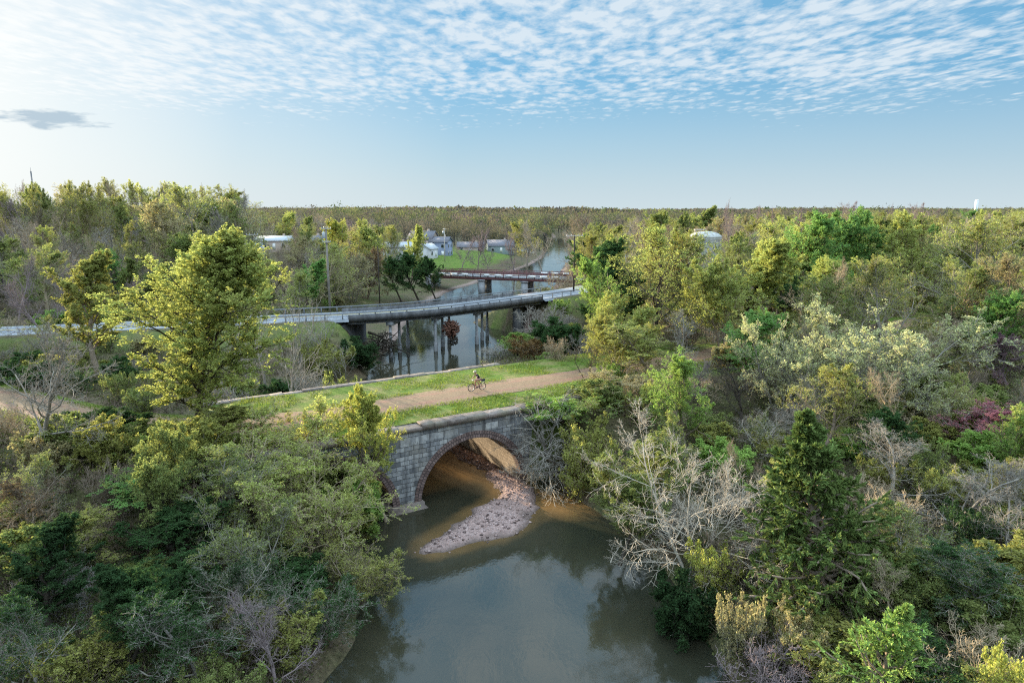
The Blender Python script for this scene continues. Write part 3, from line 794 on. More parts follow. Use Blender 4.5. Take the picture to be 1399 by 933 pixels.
SH = {  # limb length (share of the tree's height) along the trunk, first limb .. top
    'round': ([0, .25, .55, .8, 1], [.30, .38, .34, .22, .10]),
    'tall': ([0, .3, .6, .85, 1], [.20, .26, .24, .17, .08]),
    'vase': ([0, .3, .7, 1], [.42, .40, .28, .16]),
    'cone': ([0, .1, .4, .75, 1], [.30, .33, .24, .12, .03]),
    'spread': ([0, .3, .7, 1], [.50, .55, .42, .25]),
    'oval': ([0, .2, .5, .8, 1], [.24, .35, .33, .22, .10]),
    'bush': ([0, .4, .8, 1], [.40, .45, .35, .2]),
}
PROTO = {}
def make_tree(key, seed, H, shape='round', stems=1, tilt=0.0, t0=.25, counts=(18, 7, 7), ang=(75, 30), ratio=(.5, .42, .5), trop=(.10, .06, .02), wob=.15,
              r0=None, leaf=None, n_leaf=0, lsize=(.1, .2), spray=False, twig_r=.012, wind=0.0, lstart=.25):
    rng = np.random.RandomState(seed)
    r0 = r0 or H * 0.016
    K = 9
    pts = np.zeros((stems, K, 3)); rad = np.zeros((stems, K))
    for s in range(stems):
        az = 6.28 * s / max(stems, 1) + rng.uniform(-.5, .5)
        tl = 0 if stems == 1 else R(tilt) * rng.uniform(.5, 1.2)
        d = np.array([math.cos(az) * math.sin(tl), math.sin(az) * math.sin(tl), math.cos(tl)])
        h = H * (0.86 if stems == 1 else rng.uniform(.55, .85))
        p = np.array([math.cos(az), math.sin(az), 0]) * (0 if stems == 1 else r0 * 1.3)
        p[2] = -0.4
        for k in range(K):
            pts[s, k] = p
            d = d + rng.normal(0, .06 + wob * .25, 3); d[2] = abs(d[2]) + .05; d[0] += wind * .05; d /= np.linalg.norm(d)
            p = p + d * (h + .4) / (K - 1)
        rad[s] = r0 * np.linspace(1, .22, K) * (1 if stems == 1 else .7)
        rad[s, 0] *= 1.35
    sx, sy = SH[shape]
    levels = [(pts, rad)]
    def len1(t, i, rng): return H * np.interp((t - t0) / (1 - t0), sx, sy) * rng.uniform(.72, 1.18, len(t)) * (1 if stems == 1 else .8)
    def ang1(t, rng): return np.radians(np.interp((t - t0) / (1 - t0), [0, 1], ang) + rng.normal(0, 8, len(t)))
    c1 = children(rng, pts, rad, counts[0], t0, len1, ang1, 6, trop[0], wob, .55, twig_r * 1.6)
    levels.append(c1)
    cur = c1
    for l in range(1, len(counts)):
        plen = np.linalg.norm(np.diff(cur[0], axis=1), axis=2).sum(1)
        def lf(t, i, rng, plen=plen, l=l): return plen[i] * ratio[l - 1] * (1.15 - .6 * t) * rng.uniform(.6, 1.25, len(t))
        def af(t, rng): return np.radians(rng.normal(46, 13, len(t)))
        cur = children(rng, cur[0], cur[1], counts[l], .18 if l == 1 else .12, lf, af, 5 if l == 1 else 4 if l < 3 else 3, trop[min(l, len(trop) - 1)], wob * 1.25, .58, twig_r)
        levels.append(cur)
    tk = MB()
    tk.tubes(pts, rad, 8)
    tk.tubes(c1[0], c1[1], 5)
    if len(levels) > 4: tk.tubes(levels[2][0], levels[2][1], 4)
    cr = MB()
    for l in range(2 if len(levels) <= 4 else 3, len(levels)):
        cr.tubes(levels[l][0], levels[l][1], 3, 1)
    if leaf:
        tips = [levels[-1]] if spray else [levels[-1]] * 3 + [levels[-2]]
        for (lp, lr) in (tips if not spray else tips):
            N = len(lp); k = max(1, int(N * n_leaf / len(tips)))
            i = rng.randint(0, N, k); t = rng.uniform(lstart, 1.0, k)
            c, d, _ = interp_par(lp, lr, i, t)
            sz = (lsize[0] * .8 + (lsize[1] * 1.25 - lsize[0] * .8) * rng.rand(k) ** 1.9)[:, None]
            if spray:
                a = d + rng.normal(0, .35, (k, 3)); a[:, 2] -= .15; a /= np.linalg.norm(a, axis=1, keepdims=True)
                w = np.cross(a, rng.normal(0, 1, (k, 3))); w /= np.linalg.norm(w, axis=1, keepdims=True) + 1e-9
                cr.quads(c + a * sz * .4, a * sz, w * sz * .28, 0)
            else:
                c = c + rng.normal(0, 1, (k, 3)) * sz * .6
                a = rng.normal(0, 1, (k, 3)); a[:, 2] *= .6; a /= np.linalg.norm(a, axis=1, keepdims=True)
                w = np.cross(a, rng.normal(0, 1, (k, 3))); w /= np.linalg.norm(w, axis=1, keepdims=True) + 1e-9
                cr.quads(c, a * sz * .6, w * sz * .38, 0)
    allp = np.concatenate(cr.v)
    top = np.percentile(allp[:, 2], 99.7); wid = np.percentile(np.abs(allp[:, :2]), 96) * 2
    PROTO[key] = dict(trunk=tk.mesh(key + '_trunk', [M['bark']], True), crown=cr.mesh(key + '_crown', [M['needle' if spray else 'leaf'], M['bark']]), H=top, W=wid)

for s in range(3):
    make_tree('leafy%d' % s, 20 + s, 15, ['round', 'tall', 'round'][s], counts=(26, 8, 9), ang=(60, 18), trop=(.16, .1, .04), leaf=1, n_leaf=66, lsize=(.055, .135), t0=.24 + .05 * s, wob=.17)
make_tree('feather0', 30, 13, 'vase', stems=3, tilt=18, counts=(14, 7, 7, 4), ang=(50, 18), ratio=(.5, .45, .5), trop=(.16, .1, .04), leaf=1, n_leaf=16, lsize=(.045, .115), t0=.25, wob=.15, r0=.15, lstart=.3)
make_tree('feather1', 31, 13, 'oval', counts=(24, 7, 7, 4), ang=(56, 16), ratio=(.5, .45, .5), trop=(.18, .1, .04), leaf=1, n_leaf=15, lsize=(.045, .115), t0=.22, wob=.16, lstart=.3)
make_tree('grand', 33, 17, 'oval', counts=(44, 9, 9), ang=(62, 18), trop=(.15, .08, .03), leaf=1, n_leaf=105, lsize=(.042, .11), t0=.17, wob=.17, r0=.2)
for s in range(4):
    make_tree('bud%d' % s, 40 + s, 13, ['vase', 'round', 'vase', 'round'][s], counts=(14, 8, 8, 5), ang=(62, 24), ratio=(.52, .45, .5), leaf=1, n_leaf=6.0 + 2.5 * (s % 2), lsize=(.05, .12), lstart=.4, t0=.22, wob=.18, trop=(.14, .08, .03))
for s in range(3):
    make_tree('bare%d' % s, 60 + s, 13, ['vase', 'round', 'spread'][s], counts=(13, 8, 8, 6), ang=(60, 22), ratio=(.55, .48, .5), t0=.2, wob=.19, trop=(.14, .08, .03), twig_r=.0095)
for s in range(2):
    make_tree('multi%d' % s, 70 + s, 8, 'bush', stems=6, tilt=34, counts=(8, 6, 6, 4), ang=(55, 25), ratio=(.55, .5, .5), leaf=1, n_leaf=6.5, lsize=(.04, .1), lstart=.4, t0=.15, wob=.2, r0=.12)
make_tree('pale', 81, 9, 'spread', stems=3, tilt=34, counts=(8, 7, 7, 5), ang=(74, 25), ratio=(.58, .5, .55), t0=.1, wob=.15, r0=.12, trop=(.0, .04, .03), twig_r=.009)
make_tree('cream', 83, 11, 'spread', stems=4, tilt=34, counts=(8, 7, 7, 5), ang=(58, 22), ratio=(.52, .46, .5), t0=.2, wob=.15, r0=.16, leaf=1, n_leaf=8.5, lsize=(.045, .105), twig_r=.014, lstart=.35)
make_tree('cedar0', 90, 10, 'cone', counts=(120, 14), ang=(94, 32), ratio=(.36,), t0=.03, trop=(.02, .03), wob=.15, leaf=1, n_leaf=85, lsize=(.06, .16), lstart=.05, spray=True, r0=.2)
make_tree('cedar1', 91, 7, 'cone', counts=(46, 9), ang=(70, 25), ratio=(.4,), t0=.03, trop=(.06, .04), wob=.16, leaf=1, n_leaf=70, lsize=(.05, .125), spray=True, lstart=.05, r0=.12)
for s in range(2):
    make_tree('shrub%d' % s, 95 + s, 3, 'bush', stems=9, tilt=42, counts=(6, 6, 6), ang=(55, 30), ratio=(.6, .55), leaf=1, n_leaf=[34, 12][s], lsize=(.04, .1), t0=.08, wob=.22, r0=.05, twig_r=.008)
make_tree('brush', 99, 3, 'bush', stems=10, tilt=48, counts=(7, 6, 6), ang=(60, 30), ratio=(.65, .6), t0=.05, wob=.25, r0=.05, twig_r=.011)
make_tree('sapling', 103, 10, 'vase', stems=3, tilt=16, counts=(8, 4, 3), ang=(40, 18), ratio=(.4, .45), t0=.35, wob=.12, r0=.1, twig_r=.014)

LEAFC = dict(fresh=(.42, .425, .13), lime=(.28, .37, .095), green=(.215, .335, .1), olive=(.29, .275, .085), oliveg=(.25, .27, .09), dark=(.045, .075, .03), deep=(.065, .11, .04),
             cream=(.6, .58, .31), gold=(.44, .42, .11), pink=(.5, .2, .27), rust=(.2, .11, .05), tan=(.36, .3, .16), brown=(.13, .09, .06), cedar=(.135, .17, .05), mauve=(.2, .12, .15))
BARKC = dict(grey=(.26, .23, .19), pale=(.4, .35, .28), dark=(.055, .045, .035), tan=(.34, .27, .18), silver=(.235, .212, .18), mauve=(.22, .17, .165), brown=(.22, .17, .125))
GROUPED = {}
def plant(name, proto, X, Y, H, W, leaf, bark, label, cat, group=None, rz=None, z=None, lean=(0, 0), rnd=random):
    pr = PROTO[proto]
    o = empty(name, (X, Y, hz(X, Y) - .05 if z is None else z), rnd.uniform(0, 6.28) if rz is None else rz)
    o.rotation_euler = (R(lean[0]), R(lean[1]), o.rotation_euler.z)
    o.scale = (W / pr['W'], W / pr['W'], H / pr['H'])
    tag(o, label, cat, group)
    lc = LEAFC[leaf] if isinstance(leaf, str) else leaf
    k = rnd.uniform(.88, 1.14)
    for part in ('trunk', 'crown'):
        c = bpy.data.objects.new(part, pr[part]); COL.objects.link(c); c.parent = o
        c.color = (lc[0] * k, lc[1] * k, lc[2] * k, 1); c['bark'] = BARKC[bark]
    return o

PLANTED = []; HEROES = []; rw0 = random.Random(9)
def hero(name, proto, px, py, Y, wpx, leaf, bark, label, cat='tree', group=None, lean=(0, 0), z=None, rz=None, base=None):
    """top of the crown seen at (px, py) at forward distance Y, crown wpx pixels wide; base: column of the foot"""
    x, _, zt = at(px, py, Y)
    dist = Y / CC
    W = wpx / F * dist
    zg = hz(x, Y) - .05 if z is None else z
    H = max(1.0, zt - zg)
    PLANTED.append((x, Y, W * .5)); HEROES.append((px, py, Y, wpx, H * F / dist))
    return plant(name, proto, x, Y, H, W, leaf, bark, label, cat, group, rz, zg, lean)

# ---- the trees one can point to
hero('leafy_tree', 'grand', 243, 314, 47.5, 262, 'fresh', 'dark', 'tall broad bright yellow-green tree with bare dark lower trunk, left of the cyclist')
hero('leafy_tree', 'leafy1', 120, 348, 64, 115, 'olive', 'brown', 'slimmer olive-brown leafy tree just behind the tall bright yellow-green one')
hero('leafy_tree', 'leafy2', 262, 272, 150, 80, 'oliveg', 'brown', 'dull olive tree whose top rises behind the tall bright yellow-green tree')
hero('bare_tree', 'bare0', 30, 425, 40, 175, 'brown', 'silver', 'bare grey tree with fanning branches at the far left edge above the bright clearing', lean=(0, 6))
hero('bushy_shrub', 'shrub0', 128, 560, 44, 95, 'dark', 'brown', 'dark evergreen bush under the tall bright yellow-green tree', 'shrub')
hero('bushy_shrub', 'shrub1', 58, 590, 40, 90, 'tan', 'tan', 'sunlit straw-coloured bush beneath the bare grey tree', 'shrub')
hero('budding_tree', 'multi0', 365, 566, 41, 190, 'fresh', 'tan', 'many-stemmed olive yellow tree below the path at the tall tree\'s foot')
hero('budding_tree', 'multi1', 418, 622, 37, 195, 'fresh', 'tan', 'spreading yellow-green sparse tree overhanging the pool near the bridge pier', )
hero('budding_tree', 'multi0', 490, 738, 34, 120, 'olive', 'brown', 'low olive brown branches reaching over the water beside the gravel bar', z=0.6)
hero('budding_tree', 'multi1', 330, 690, 33, 150, 'oliveg', 'silver', 'sparse olive tree with pale twigs in front of the many-stemmed olive one')
hero('leafy_tree', 'leafy2', 524, 524, 44.8, 108, 'gold', 'brown', 'golden yellow-green tree standing against the bridge wall between the arches')
hero('bushy_shrub', 'shrub0', 478, 652, 42.5, 84, 'lime', 'brown', 'round fresh green bush hiding the second arch', 'shrub', z=0.3)
hero('bushy_shrub', 'shrub0', 430, 600, 45, 100, 'oliveg', 'brown', 'dull green bush against the wall left of the second arch', 'shrub')
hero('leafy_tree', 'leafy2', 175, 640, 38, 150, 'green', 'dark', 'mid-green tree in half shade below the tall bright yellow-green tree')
hero('leafy_tree', 'leafy0', 238, 700, 33, 150, 'deep', 'dark', 'dark green shaded tree in the lower left, in front of the mid-green one')  # dark leaf colours here and below carry the shade of this corner
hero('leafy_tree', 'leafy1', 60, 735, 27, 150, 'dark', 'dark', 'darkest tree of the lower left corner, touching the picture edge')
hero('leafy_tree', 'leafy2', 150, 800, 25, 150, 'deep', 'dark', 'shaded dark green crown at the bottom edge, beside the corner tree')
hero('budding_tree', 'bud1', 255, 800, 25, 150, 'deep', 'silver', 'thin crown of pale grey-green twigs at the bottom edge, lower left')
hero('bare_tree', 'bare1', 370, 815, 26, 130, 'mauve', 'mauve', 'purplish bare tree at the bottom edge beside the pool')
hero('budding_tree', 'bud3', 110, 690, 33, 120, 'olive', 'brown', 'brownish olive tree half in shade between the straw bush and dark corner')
hero('budding_tree', 'bud0', 20, 660, 33, 120, 'brown', 'brown', 'brown budding tree cut by the left edge below the straw-coloured bush')
hero('leafy_tree', 'leafy0', 300, 640, 40, 110, 'oliveg', 'dark', 'grey-green tree in shade right of the tall tree\'s trunk')
hero('leafy_tree', 'leafy2', 300, 548, 45, 120, 'olive', 'brown', 'olive tree on the slope right under the tall bright tree, hiding the path')
hero('budding_tree', 'bud1', 215, 580, 44, 120, 'oliveg', 'grey', 'grey-green budding tree on the slope beneath the tall bright tree\'s shaded side')
hero('budding_tree', 'multi1', 155, 590, 42, 110, 'lime', 'brown', 'many-stemmed fresh green bush-tree between the straw bush and tall tree')
hero('budding_tree', 'multi0', 440, 552, 47.5, 90, 'gold', 'tan', 'low yellow-budded tree on the slope beside the golden one at the wall')
hero('budding_tree', 'multi1', 390, 575, 46, 110, 'olive', 'tan', 'straw-olive twiggy tree left of the low yellow-budded one')
hero('budding_tree', 'bud2', 300, 600, 37, 130, 'oliveg', 'silver', 'tall thin grey-green tree in front of the olive one on the slope')
hero('leafy_tree', 'leafy1', 200, 745, 28, 130, 'dark', 'dark', 'dark leafy tree in deep shade above the thin pale-twigged crown')  # from here too the shade is put into dark leaf colours
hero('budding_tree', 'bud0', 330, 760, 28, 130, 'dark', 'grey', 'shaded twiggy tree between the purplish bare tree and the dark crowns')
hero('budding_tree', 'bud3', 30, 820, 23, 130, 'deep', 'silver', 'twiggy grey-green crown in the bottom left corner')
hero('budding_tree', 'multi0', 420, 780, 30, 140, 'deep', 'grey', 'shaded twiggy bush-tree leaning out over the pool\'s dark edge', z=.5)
# pale leaning saplings by the road
for px, py, Y, w, ln, lb in ((352, 376, 71, 75, (4, 12), 'tallest of the pale leaning saplings between road and tall tree'), (400, 404, 84, 60, (-3, 14), 'pale leaning sapling before the road, in the middle of its cluster'),
                         (445, 428, 86, 60, (2, 16), 'pale leaning sapling crossing the road edge nearest the power pole'), (392, 462, 66, 70, (0, 10), 'low spreading bare sapling beside the near end of the path'),
                         (466, 470, 82, 44, (4, 12), 'short bare sapling beside the dark creek bank'), (332, 440, 66, 60, (0, 5), 'bare dark sapling touching the tall tree\'s crown')):
    hero('bare_sapling', 'sapling', px, py, Y, w, 'brown', 'silver' if py < 450 else 'grey', lb, 'tree', lean=ln)
hero('evergreen_bush', 'shrub0', 488, 462, 88, 48, 'dark', 'dark', 'dark ivy-green bush on the creek bank under the road bridge\'s end', 'shrub')
hero('bushy_shrub', 'shrub1', 440, 468, 84, 70, 'olive', 'brown', 'brownish olive scrub between the leaning saplings and the creek', 'shrub')
hero('bushy_shrub', 'shrub1', 462, 512, 70, 50, 'oliveg', 'brown', 'low grey-green scrub on the creek bank just behind the bridge coping', 'shrub')
hero('twiggy_brush', 'brush', 410, 508, 72, 70, 'brown', 'grey', 'grey-brown tangle of twigs just behind the far coping', 'shrub')
# right bank behind the bridge
hero('bushy_shrub', 'shrub1', 725, 462, 86, 70, 'rust', 'tan', 'rust-tan dry bush on the creek bank behind the coping', 'shrub')
hero('bushy_shrub', 'shrub0', 765, 436, 88, 62, 'deep', 'brown', 'dark olive bush beside the rust-tan dry one', 'shrub')
hero('twiggy_brush', 'brush', 740, 418, 106, 75, 'brown', 'grey', 'grey twiggy brush at the end of the road bridge', 'shrub')
hero('twiggy_brush', 'brush', 690, 470, 92, 60, 'brown', 'grey', 'grey low brush at the water\'s edge behind the coping', 'shrub')
hero('leafy_tree', 'feather1', 837, 350, 74, 70, 'lime', 'brown', 'small vivid green tree at the bend of the road beside the bridge')
hero('leafy_tree', 'feather0', 842, 402, 68, 82, 'fresh', 'tan', 'olive yellow tree under the small vivid green one')
hero('leafy_tree', 'feather0', 846, 432, 61, 90, 'olive', 'tan', 'straw-green tree standing where the gravel path runs into the wood')
hero('budding_tree', 'bud1', 885, 440, 60, 100, 'fresh', 'brown', 'thin yellow-green tree next to the straw-green one, hiding the path\'s end')
hero('bare_sapling', 'sapling', 806, 472, 60, 56, 'brown', 'dark', 'little dark bare sapling at the edge of the gravel path', 'tree')
hero('budding_tree', 'bud0', 896, 306, 76, 132, 'fresh', 'dark', 'big tree with black forking limbs and thin yellow-green crown, beyond the path')
hero('budding_tree', 'feather0', 997, 350, 72, 108, 'fresh', 'brown', 'yellow-green tree right beside the black-limbed one, below the white tank')
hero('leafy_tree', 'feather1', 945, 474, 50, 100, 'lime', 'brown', 'fresh green columnar tree rising behind the white bare tree')
hero('budding_tree', 'multi1', 870, 500, 56, 120, 'tan', 'tan', 'straw-coloured twiggy tree between the path and the fresh green columnar one')
hero('budding_tree', 'feather0', 868, 592, 42, 120, 'oliveg', 'brown', 'bright olive-green tree hanging over the water\'s edge by the white bare tree', z=1.2)
hero('leafy_tree', 'leafy2', 850, 660, 38, 105, 'oliveg', 'dark', 'low olive-green crown dipping to the pool below the bright olive-green tree', z=0.6)
hero('bushy_shrub', 'multi1', 772, 532, 53.5, 112, 'lime', 'brown', 'bright green leafy bush spilling over the bridge coping', 'shrub', z=4.6)
hero('bushy_shrub', 'shrub0', 752, 543, 53.2, 74, 'lime', 'brown', 'flat bright green spray of leaves covering the coping\'s end', 'shrub', z=5.0)
hero('bushy_shrub', 'shrub1', 800, 575, 49, 90, 'olive', 'tan', 'sparse olive bush under the bright green one beside the coping', 'shrub')
hero('white_tree', 'pale', 955, 560, 36.5, 240, 'tan', 'pale', 'white bare tree with wide spreading branches leaning over the pool')
hero('cedar_tree', 'cedar0', 1140, 572, 31.5, 165, 'cedar', 'brown', 'dark green conifer with layered sprays, the largest evergreen')
hero('cream_tree', 'cream', 1206, 416, 56, 205, 'cream', 'silver', 'broad cream-budded tree with pale arching branches')
hero('cream_tree', 'cream', 1078, 434, 58, 128, 'cream', 'silver', 'smaller cream-yellow budded tree beside the broad pale one')
hero('redbud_tree', 'bud1', 1330, 545, 47, 84, 'pink', 'silver', 'small pink flowering tree in front of the grey thicket')
hero('redbud_tree', 'bud3', 1388, 455, 62, 70, 'mauve', 'mauve', 'dusky mauve flowering tree cut by the right edge')
hero('leafy_tree', 'feather1', 1386, 548, 42, 70, 'lime', 'brown', 'vivid lime-green tree at the right edge beside the pink one')
hero('leafy_tree', 'feather1', 1122, 290, 104, 100, 'green', 'dark', 'vivid green tree on the skyline, the first of two side by side')
hero('leafy_tree', 'feather0', 1182, 286, 108, 110, 'green', 'dark', 'vivid green tree on the skyline with a dark fork below, second of two')
hero('budding_tree', 'feather0', 1258, 292, 100, 110, 'fresh', 'brown', 'lemon-yellow budding tree beside the two vivid green skyline trees')
hero('leafy_tree', 'feather1', 1300, 362, 78, 100, 'oliveg', 'brown', 'round olive-green tree above the cream-budded ones toward the right edge')
hero('leafy_tree', 'leafy0', 1360, 395, 72, 70, 'green', 'dark', 'deep green tree above the dusky mauve one')
hero('bare_tree', 'bare1', 1230, 590, 40, 130, 'brown', 'grey', 'bare grey tree of the thicket behind the conifer')
hero('bare_tree', 'bare1', 1320, 620, 36, 150, 'brown', 'silver', 'bare silvery tree with curling branches in the lower right thicket')
hero('bare_tree', 'bare0', 1390, 640, 33, 130, 'brown', 'grey', 'bare tree cut by the right edge below the lime-green one')
hero('budding_tree', 'bud3', 1250, 690, 31, 120, 'oliveg', 'silver', 'grey-green twiggy tree beside the large conifer\'s right flank')
hero('budding_tree', 'bud1', 1345, 735, 28, 130, 'deep', 'silver', 'grey-green twiggy tree low in the right-hand thicket')
hero('bare_tree', 'bare2', 1050, 560, 48, 110, 'brown', 'grey', 'bare grey tree between the white bare tree and the conifer')
hero('bare_tree', 'bare1', 1020, 500, 54, 110, 'brown', 'dark', 'dark bare tree behind the fresh green columnar tree')
hero('budding_tree', 'bud3', 1130, 500, 47, 120, 'olive', 'brown', 'olive budding tree directly behind the conifer\'s tip')
hero('leafy_tree', 'leafy2', 1245, 560, 44, 100, 'deep', 'dark', 'dark green tree below the broad cream-budded one')
hero('cedar_tree', 'cedar1', 1212, 800, 24.5, 115, 'lime', 'brown', 'fresh green feathery young conifer at the bottom edge')
hero('bushy_shrub', 'shrub1', 975, 745, 34, 75, 'gold', 'tan', 'golden bush at the white bare tree\'s foot', 'shrub')
hero('bushy_shrub', 'shrub1', 1020, 815, 29, 70, 'tan', 'silver', 'pale straw bush on the bank below the golden one', 'shrub')
hero('bushy_shrub', 'shrub0', 940, 790, 32, 85, 'dark', 'dark', 'dark bush overhanging the pool under the golden one', 'shrub')
hero('twiggy_brush', 'brush', 1050, 860, 27, 130, 'mauve', 'mauve', 'purplish grey brush on the bank at the bottom edge', 'shrub')
hero('bushy_shrub', 'shrub1', 1090, 830, 28, 80, 'tan', 'tan', 'dry tan bush between the purplish brush and young conifer', 'shrub')
hero('twiggy_brush', 'brush', 1330, 850, 25, 120, 'rust', 'tan', 'reddish brown brush in the bottom right corner', 'shrub')
hero('bushy_shrub', 'shrub1', 1385, 890, 22.5, 80, 'gold', 'tan', 'yellow-green low bush at the bottom right corner', 'shrub')
# the ones behind: houses, lawn, creek
hero('leafy_tree', 'leafy0', 466, 300, 178, 50, 'gold', 'brown', 'golden orange tree behind the tall power pole')
hero('leafy_tree', 'leafy2', 512, 308, 172, 56, 'fresh', 'brown', 'yellow-green round tree beside the golden orange one')
hero('leafy_tree', 'leafy1', 559, 308, 180, 32, 'fresh', 'brown', 'small yellow-green tree close to the two-storey house')
for px, py, Y, w, lb in ((548, 350, 152, 48, 'first of the dark green trees on the lawn slope, furthest from the house'), (573, 344, 155, 58, 'tallest dark green tree on the grassy slope before the house'), (598, 350, 158, 50, 'dark green tree on the slope, closest to the maroon bridge')):
    hero('leafy_tree', 'leafy2', px, py, Y, w, 'deep', 'dark', lb)
for k, (px, py, Y, w, lb) in enumerate(((630, 320, 222, 34, 'bare tree with few yellow buds at the lawn edge'), (652, 312, 220, 30, 'tallest bare brownish tree before the lawn, behind the maroon bridge'), (668, 322, 218, 24, 'bare slim tree standing between two others before the lawn'),
                                   (703, 316, 216, 30, 'bare mauve tree standing alone on the bright lawn'))):
    hero('bare_tree', 'bare%d' % (k % 2), px, py, Y, w, 'tan', 'mauve', lb)
hero('bare_tree', 'bare0', 741, 298, 236, 46, 'brown', 'grey', 'large grey bare tree where the lawn meets the far creek')
hero('budding_tree', 'bud1', 720, 300, 262, 40, 'olive', 'grey', 'olive budding tree behind the lawn beside the far creek')
for k, (px, py, Y, w) in enumerate(((785, 292, 252, 50), (812, 290, 240, 52), (842, 292, 225, 56), (865, 300, 205, 50), (800, 312, 215, 40), (850, 318, 180, 50))):
    hero('bare_tree', 'bare%d' % (k % 2), px, py, Y, w, 'brown', ['tan', 'brown', 'grey'][k % 3], 'brown bare tree on the creek\'s far bank behind the wooden power pole', 'tree', 'bare trees along the far bank of the creek')
hero('twiggy_brush', 'brush', 800, 345, 190, 50, 'rust', 'tan', 'orange-brown brush on the far bank by the wooden power pole', 'shrub')
hero('twiggy_brush', 'brush', 770, 368, 158, 46, 'tan', 'tan', 'dry tan brush on the shoal beside the maroon bridge', 'shrub')
for k, (px, py, Y, w) in enumerate(((395, 345, 138, 64), (420, 352, 134, 60), (360, 352, 132, 60), (480, 345, 142, 60), (497, 338, 150, 56), (452, 350, 136, 50))):
    hero('budding_tree', 'multi%d' % (k % 2), px, py, Y, w, ['tan', 'brown', 'olive'][k % 3], ['brown', 'grey'][k % 2], 'low brown thicket tree across the road behind the leaning saplings', 'tree', 'brown thicket across the road')

for k, (px, py, Y, w) in enumerate(((1008, 272, 150, 34), (1040, 281, 160, 30), (1062, 283, 150, 30), (1150, 275, 165, 44), (1205, 279, 160, 36), (1245, 277, 170, 40), (985, 284, 170, 30), (1090, 284, 165, 34))):
    hero('bare_tree', 'bare%d' % (k % 2), px, py, Y, w, 'brown', 'mauve', 'tall bare tree whose thin top pokes above the horizon', 'tree', 'bare tops on the skyline')
for k, (px, py, Y, w) in enumerate(((905, 288, 190, 46), (955, 282, 200, 46), (930, 290, 180, 36))):
    hero('leafy_tree', 'leafy%d' % k, px, py, Y, w, 'oliveg', 'brown', 'olive-green tree on the skyline above the white tank', 'tree', 'olive-green trees above the white tank')

for k in range(22):
    px = -4 + k * 15.5 + rw0.uniform(-4, 4); Y = rw0.uniform(172, 200)
    py = np.interp(px, [0, 40, 90, 170, 250, 300, 330], [246, 256, 247, 244, 254, 256, 272]) + rw0.uniform(-4, 7)
    pr_, lf_, bk_, nm_ = rw0.choice([('bud0', 'olive', 'brown', 'budding_tree'), ('bud2', 'olive', 'grey', 'budding_tree'), ('bare0', 'brown', 'brown', 'bare_tree'), ('feather0', 'oliveg', 'brown', 'leafy_tree'), ('bare0', 'brown', 'tan', 'bare_tree'), ('bud0', 'gold', 'brown', 'budding_tree')])
    look_ = {'budding_tree': 'tall thinly budding', 'bare_tree': 'tall bare', 'leafy_tree': 'tall olive-green leafy'}[nm_]
    hero(nm_, pr_, px, py, Y, rw0.uniform(34, 52), lf_, bk_, look_ + ' tree of the row that stands highest on the left skyline', 'tree', look_ + ' trees of the high skyline row')

# ---- trees of the wood, each its own, in groups that look alike
SEEN_STEPS = [('wood of budding trees beyond the pool, right bank', 'in the spring wood on the right of the creek')]
def zone(X, Y):
    a = X / Y
    if X > 0 and a > 0.1:
        if Y < 60: return 'the thicket beside the pool on the right'
        if Y < 105: return 'the wood behind the cream-budded trees'
        if Y < 165: return 'the wood around the white tank'
        return 'the farther wood beyond the white tank'
    if a > -0.02: return 'the wood along the far creek'
    if Y < 75: return 'the shaded left bank'
    if Y < 135: return 'the wood across the road on the left'
    if Y < 200 and a < -.38: return 'the tall skyline wood on the left'
    return 'the trees around the far houses'
rw = random.Random(3); nrw = np.random.RandomState(3)
KIND = {  # name, protos, leaf, bark, look
    'bud': ('budding_tree', ['bud0', 'bud1', 'bud2', 'bud3'], [('olive', 'olive'), ('oliveg', 'grey-green'), ('fresh', 'yellow-green'), ('tan', 'straw-coloured')], ['brown', 'grey', 'tan']),
    'bare': ('bare_tree', ['bare0', 'bare1', 'bare2'], [('brown', '')], ['grey', 'mauve', 'brown', 'tan']),
    'leafy': ('leafy_tree', ['leafy0', 'leafy1', 'leafy2', 'feather0', 'feather1'], [('oliveg', 'olive-green'), ('green', 'fresh green'), ('fresh', 'yellow-green'), ('deep', 'dark green')], ['brown', 'dark']),
}
BK = {'grey': 'grey', 'mauve': 'purplish', 'brown': 'dark brown', 'tan': 'light brown'}
cand = []
for k in range(26000):
    Y = 24 + 236 * rw.random() ** 0.8
    X = rw.uniform(-.86, .86) * Y + rw.uniform(-5, 5)
    cand.append((X, Y))
cand = np.array(cand)
cz, cs, cside, ce, cdp, cdr = height(cand[:, 0], cand[:, 1], True)
ok = (cs > 4.5) & (cdp > 10.5) & (cdr > 9.5)
X, Y = cand[:, 0], cand[:, 1]
u_, v_ = w2uv(X, Y)
ok = (cs > 4.5) & (np.where(u_ > 14, cdp > 4.5, cdp > 9.5)) & (cdr > 7.5)
ok &= ~((u_ > -20) & (u_ < 13) & (v_ > -6) & (v_ < 24))
ok &= ~((X > -34) & (X < 14) & (Y > 92) & (Y < 190) & (cside > 0))             # open bank between the bridges
ok &= ~((X > -36) & (X < 14) & (Y > 190) & (Y < 300))                          # lawn and houses
ok &= ~((np.abs(X - 0.283 * Y) < 4.2) & (Y > 96) & (Y < 152))                 # gap in front of the tank
ok &= ~((X / Y > -.03) & (X / Y < np.where(Y < 135, .15, .1)) & (Y > 62) & (Y < 215))
ok &= ~((X < -8) & (Y < 99) & (Y > 52) & (X > -50))              # saplings and scrub by the road
ok &= ~((X / Y > -.4) & (X / Y < -.1) & (Y > 115) & (Y < 235) & (np.abs(X / Y + .35) < .04))   # glimpse of the far buildings
ok &= ~((Y < 34) & (X > -11) & (X < 12))
zones = {}
chosen = []
cells = {}
